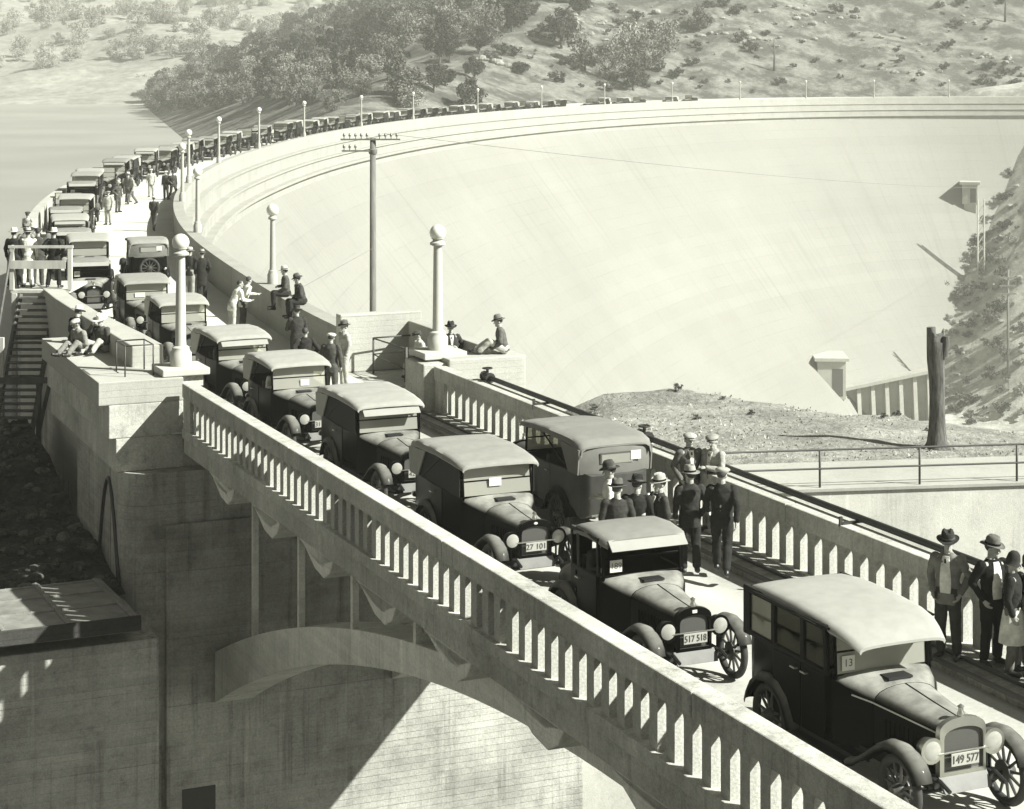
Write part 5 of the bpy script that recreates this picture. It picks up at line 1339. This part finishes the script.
    return root
def feet(u, v, z=0): return at(u, v, z)
def by_head(u, v, z0, h=1.78): p = at(u, v, z0+h); return Vector((p.x, p.y, z0))
DK = 'down'
# beside the right balustrade
person(by_head(948, 531, .10), -28, 'stand', ('pocket','pocket'), coat=.16, trouser=.045, shirt=.6, vest=True, hatg=.03, label='man in a grey jacket, open pale cardigan and dark fedora leaning by the right balustrade', h=1.77)
person(by_head(992, 536, .10), 30, 'stand', ('fold','pocket'), coat=.012, trouser=.012, shirt=.75, vest=True, tie=False, hat='fedora', hatg=.12, head=(4,30), label='man in a black suit with a wide white shirt front and grey hat', h=1.76)
person(by_head(1013, 551, .10, 1.68), 60, 'stand', ('fold','down'), coat=.02, trouser=.14, skirt=.62, hat='cloche', hatg=.03, label='woman in a dark coat and white skirt at the right edge of the picture', h=1.65)
person(by_head(1030, 553, .10, 1.62), -60, 'stand', ('down','down'), coat=.02, trouser=.15, skirt=.55, hat='cloche', hatg=.05, label='figure in a white skirt cut off by the right edge of the picture', h=1.6)
person(by_head(722, 466, .10), 165, 'walk', ('swingf','swingb'), coat=.022, trouser=.022, hat='cap', hatg=.3, label='man in a dark suit and pale cap striding away along the right sidewalk', h=1.78)
person(by_head(690, 464, .05), 185, 'stand', (DK,'pocket'), coat=.03, trouser=.025, hat='fedora', hatg=.25, shirt=None, label='man in a dark suit and pale hat, back turned, beside the striding man', h=1.74)
person(at(690, 431, 1.86)+Vector((0,0,-1.76)), 20, 'cross', ('prop','pocket'), lean=-4, coat=.10, trouser=.04, shirt=.65, hat='cap', hatg=.32, label='man in an open jacket with dark tie leaning back against the balustrade rail', h=1.74)
person(at(711, 433, 1.86)+Vector((.05,.1,-1.76)), -50, 'stand', ('fold','down'), coat=.30, trouser=.2, shirt=.65, hat='cap', hatg=.25, label='man in a pale suit and cap turned toward the man leaning on the rail', h=1.74)
person(by_head(659, 474, 0), -70, 'stand', (DK,'fold'), coat=.04, trouser=.03, shirt=.6, hat='fedora', hatg=.32, label='man in a pale hat seen in profile behind the grey backed touring car', h=1.76)
person(by_head(637, 475, 0), 165, 'stand', (DK,DK), coat=.022, trouser=.02, shirt=.6, hat='fedora', hatg=.02, label='man in a black suit and black fedora with his back turned by the touring car', h=1.76)
person(by_head(617, 479, 0), 190, 'stand', (DK,DK), coat=.035, trouser=.03, shirt=.6, hat='fedora', hatg=.09, label='man in a dark suit and grey hat, back turned, by the touring car', h=1.76)
person(by_head(610, 461, 0), -95, 'stand', (DK,'fold'), coat=.62, trouser=.2, hat='fedora', hatg=.05, label='person in a white shirt and dark hat close behind the touring car\'s rear curtain', h=1.76)
# the downstream platform
p = P(46.6, 18.8); person((p.x, p.y, 0), 10, 'stand', ('hip','fold'), coat=.04, trouser=.3, shirt=.6, tie=True, hat='fedora', hatg=.03, label='man in a dark jacket and black hat standing on the white lookout platform', h=1.76)
p = P(44.0, 19.15); person((p.x, p.y, 1.30), -85, 'ground', ('lap','lap'), lean=14, coat=.09, trouser=.4, hat='fedora', hatg=.15, label='man in a grey jacket sitting on the lookout platform\'s front wall', h=1.75)
p = P(48.6, 18.85); person((p.x, p.y, .42), -60, 'sit', ('lap','lap'), lean=18, coat=.45, trouser=.05, hat='cap', hatg=.05, label='seated figure in a pale jacket half hidden behind the right lamp', h=1.72)
# the right side of the roadway on the dam
N_ = dict(near=False)
person(by_head(344, 320, 0), -60, 'stand', (DK,'hip'), coat=.34, trouser=.35, hat='fedora', hatg=.09, label='man in a pale suit and grey hat at the crest wall\'s near end')
person(by_head(331, 331, 0), 170, 'stand', (DK,DK), coat=.06, trouser=.08, hat='cap', hatg=.6, label='man in a dark jacket and white cap, back turned, beside the pale suited man')
person(by_head(305, 325, 0), 190, 'apart', ('hip','hip'), coat=.025, trouser=.03, hat=None, label='bareheaded man in a dark coat, elbows out, facing the crest wall')
person(by_head(297, 305, 0), 200, 'stand', ('fold','fold'), coat=.035, trouser=.03, hat='fedora', hatg=.03, label='man in a dark suit and hat just beyond the elbows out man')
dd = d_for_Y(58.6); q = woff(dd, .25, 1.15); person(q, -62, 'sit', ('fold','lap'), lean=16, coat=.05, trouser=.025, hat='fedora', hatg=.08, label='dark hatted man sitting on the crest wall, nearer the bridge of the seated pair', h=1.74)
dd = d_for_Y(60.6); q = woff(dd, .22, 1.15); person(q, -75, 'sit', ('lap','fold'), lean=8, coat=.07, trouser=.025, hat='fedora', hatg=.45, label='man in a pale hat sitting on the crest wall, far one of the seated pair', h=1.74)
person(by_head(232, 277, 0), 120, 'stand', ('fwd','fwd'), lean=28, coat=.66, trouser=.35, hat=None, label='man in a white shirt bending toward the dam\'s crest wall')
person(by_head(243, 274, 0), 110, 'stand', ('fwd','down'), lean=20, coat=.6, trouser=.06, hat=None, label='man in a white shirt and dark trousers leaning on the crest wall', **N_)
person(by_head(190, 247, 0), 165, 'stand', (DK,DK), coat=.03, trouser=.28, hat='fedora', hatg=.4, label='man in a dark jacket and pale trousers walking just beyond the left lamp', **N_)
person(by_head(202, 249, 0), 190, 'stand', (DK,'pocket'), coat=.025, trouser=.02, hat='fedora', hatg=.25, label='man in a long dark coat walking just beyond the left lamp', long_coat=True, **N_)
person(by_head(154, 195, 0), 175, 'walk', ('swingf','swingb'), coat=.04, trouser=.05, hat='cap', hatg=.5, label='man in a dark suit walking alone up the pale dam roadway', **N_)
for i, (u, v, c, t, f, hg, lab) in enumerate([(166,170,.05,.05,-20,.5,'man in dark clothes standing on the dam roadway past the lone walking man'),(173,170,.04,.04,40,.05,'man in dark clothes leaning near the crest wall beside the second lamps'),(151,168,.42,.3,10,.4,'figure in pale clothes on the dam roadway between the cars and the dark pair'),(128,172,.16,.1,150,.5,'man in a grey coat beside the line of parked cars on the dam'),(132,174,.3,.12,-60,.1,'man in a pale coat close beside the grey coated man by the cars'),(118,180,.06,.08,60,.4,'man in dark clothes stooping at the side of a parked car on the dam'),(108,190,.35,.3,-10,.2,'small pale figure standing between two parked cars on the dam')]):
    person(by_head(u, v, 0), f, 'walk' if i % 3 == 1 else 'stand', (DK,'hip') if i % 2 else (DK,DK), coat=c, trouser=t, hat='fedora' if i % 2 else 'cap', hatg=hg, label=lab, **N_)
# left: on the ledge, the stair landing and the upstream wall
p = P(50.4, 10.0); person((p.x, p.y, 1.24), 145, 'ground', ('lap','lap'), lean=12, coat=.018, trouser=.02, hat='brim', hatg=.45, label='man in a black jacket sitting on the left ledge with his back turned')
p = P(48.5, 9.86); person((p.x, p.y, 1.24), -40, 'ground', ('fold','lap'), lean=22, coat=.20, trouser=.18, hat='cap', hatg=.45, label='man in a grey jacket sitting on the left ledge, bent over his knees')
p = P(48.6, 10.34); person((p.x, p.y, 1.24), -25, 'ground', ('lap','up'), lean=8, coat=.06, trouser=.34, hat='brim', hatg=.6, label='man in a wide white hat and pale trousers sitting against the ledge wall')
LZ = TOPZ
for u, dy, c, t, f, hg, hh, lab in [(14,.5,.02,.025,170,.5,'brim','man in a dark jacket and pale hat at the outer corner of the stair landing'),(28,.6,.55,.6,180,.3,'fedora','figure in white on the stair landing between two dark jackets'),(38,1.0,.05,.05,190,.06,'cap','man in a dark jacket and cap in the middle of the stair landing'),(54,.5,.02,.02,175,.5,'brim','broad man in a black coat and pale hat by the landing\'s inner post'),(26,2.0,.22,.1,175,.15,'fedora','man in a grey jacket at the back of the stair landing')]:
    Y = wsy+dy; person(((u-CX)*Y/F, Y, LZ), f, 'apart' if c == .02 else 'stand', ('hip','hip') if u == 54 else (DK,DK), coat=c, trouser=t, hat=hh, hatg=hg, label=lab)
person(by_head(79, 233, 0.0), 80, 'stand', ('fold','hip'), coat=.05, trouser=.02, hat='cap', hatg=.03, label='man in a dark jacket standing between the stair landing and the cars')
dd = d_for_Y(84); q = woff(dd, -ROADW-.2, 1.15); person(q, 160, 'sit', ('lap','lap'), coat=.4, trouser=.3, hat='cap', hatg=.05, label='figure in pale clothes sitting up on the upstream wall behind the landing', **N_)
dd = d_for_Y(78); q = woff(dd, -ROADW-.2, 1.15); person(q, 60, 'sit', ('lap','fold'), lean=10, coat=.12, trouser=.08, hat='brim', hatg=.45, label='man in a brimmed hat sitting on the upstream wall just behind the landing', **N_)
# drivers
def driver(car, y=2.1, label='', coat=.03, hatg=.3, hat='fedora', x=-.33):
    a = car.rotation_euler[2]; q = Vector(car.location)+Matrix.Rotation(a, 3, 'Z') @ Vector((x, y, .83))
    person(q, math.degrees(a), 'drive', ('wheel','wheel'), coat=coat, trouser=.05, shirt=.6, tie=False, hat=hat, hatg=hatg, label=label, h=1.62, near=False, group='people inside the cars')
driver(A, label='driver in a pale shirt at the wheel of the foremost closed sedan', coat=.3, hatg=.4)
driver(B, label='driver at the wheel of the small coupe with the white visor', coat=.05, hatg=.06)
driver(C_, label='driver behind the dusty windscreen of the black curtained touring car')
driver(Dd, label='driver at the wheel of the curtained touring car with the white visor', hatg=.05)
driver(E_, label='driver in the open sided touring car by the left balustrade\'s end', coat=.45, hatg=.1)
driver(F_, label='driver of the open touring car just behind the left lamp plinth', coat=.08)
driver(E_, 3.0, 'back seat passenger in the open sided touring car by the balustrade\'s end', coat=.05, hat='cloche', hatg=.2, x=.3)
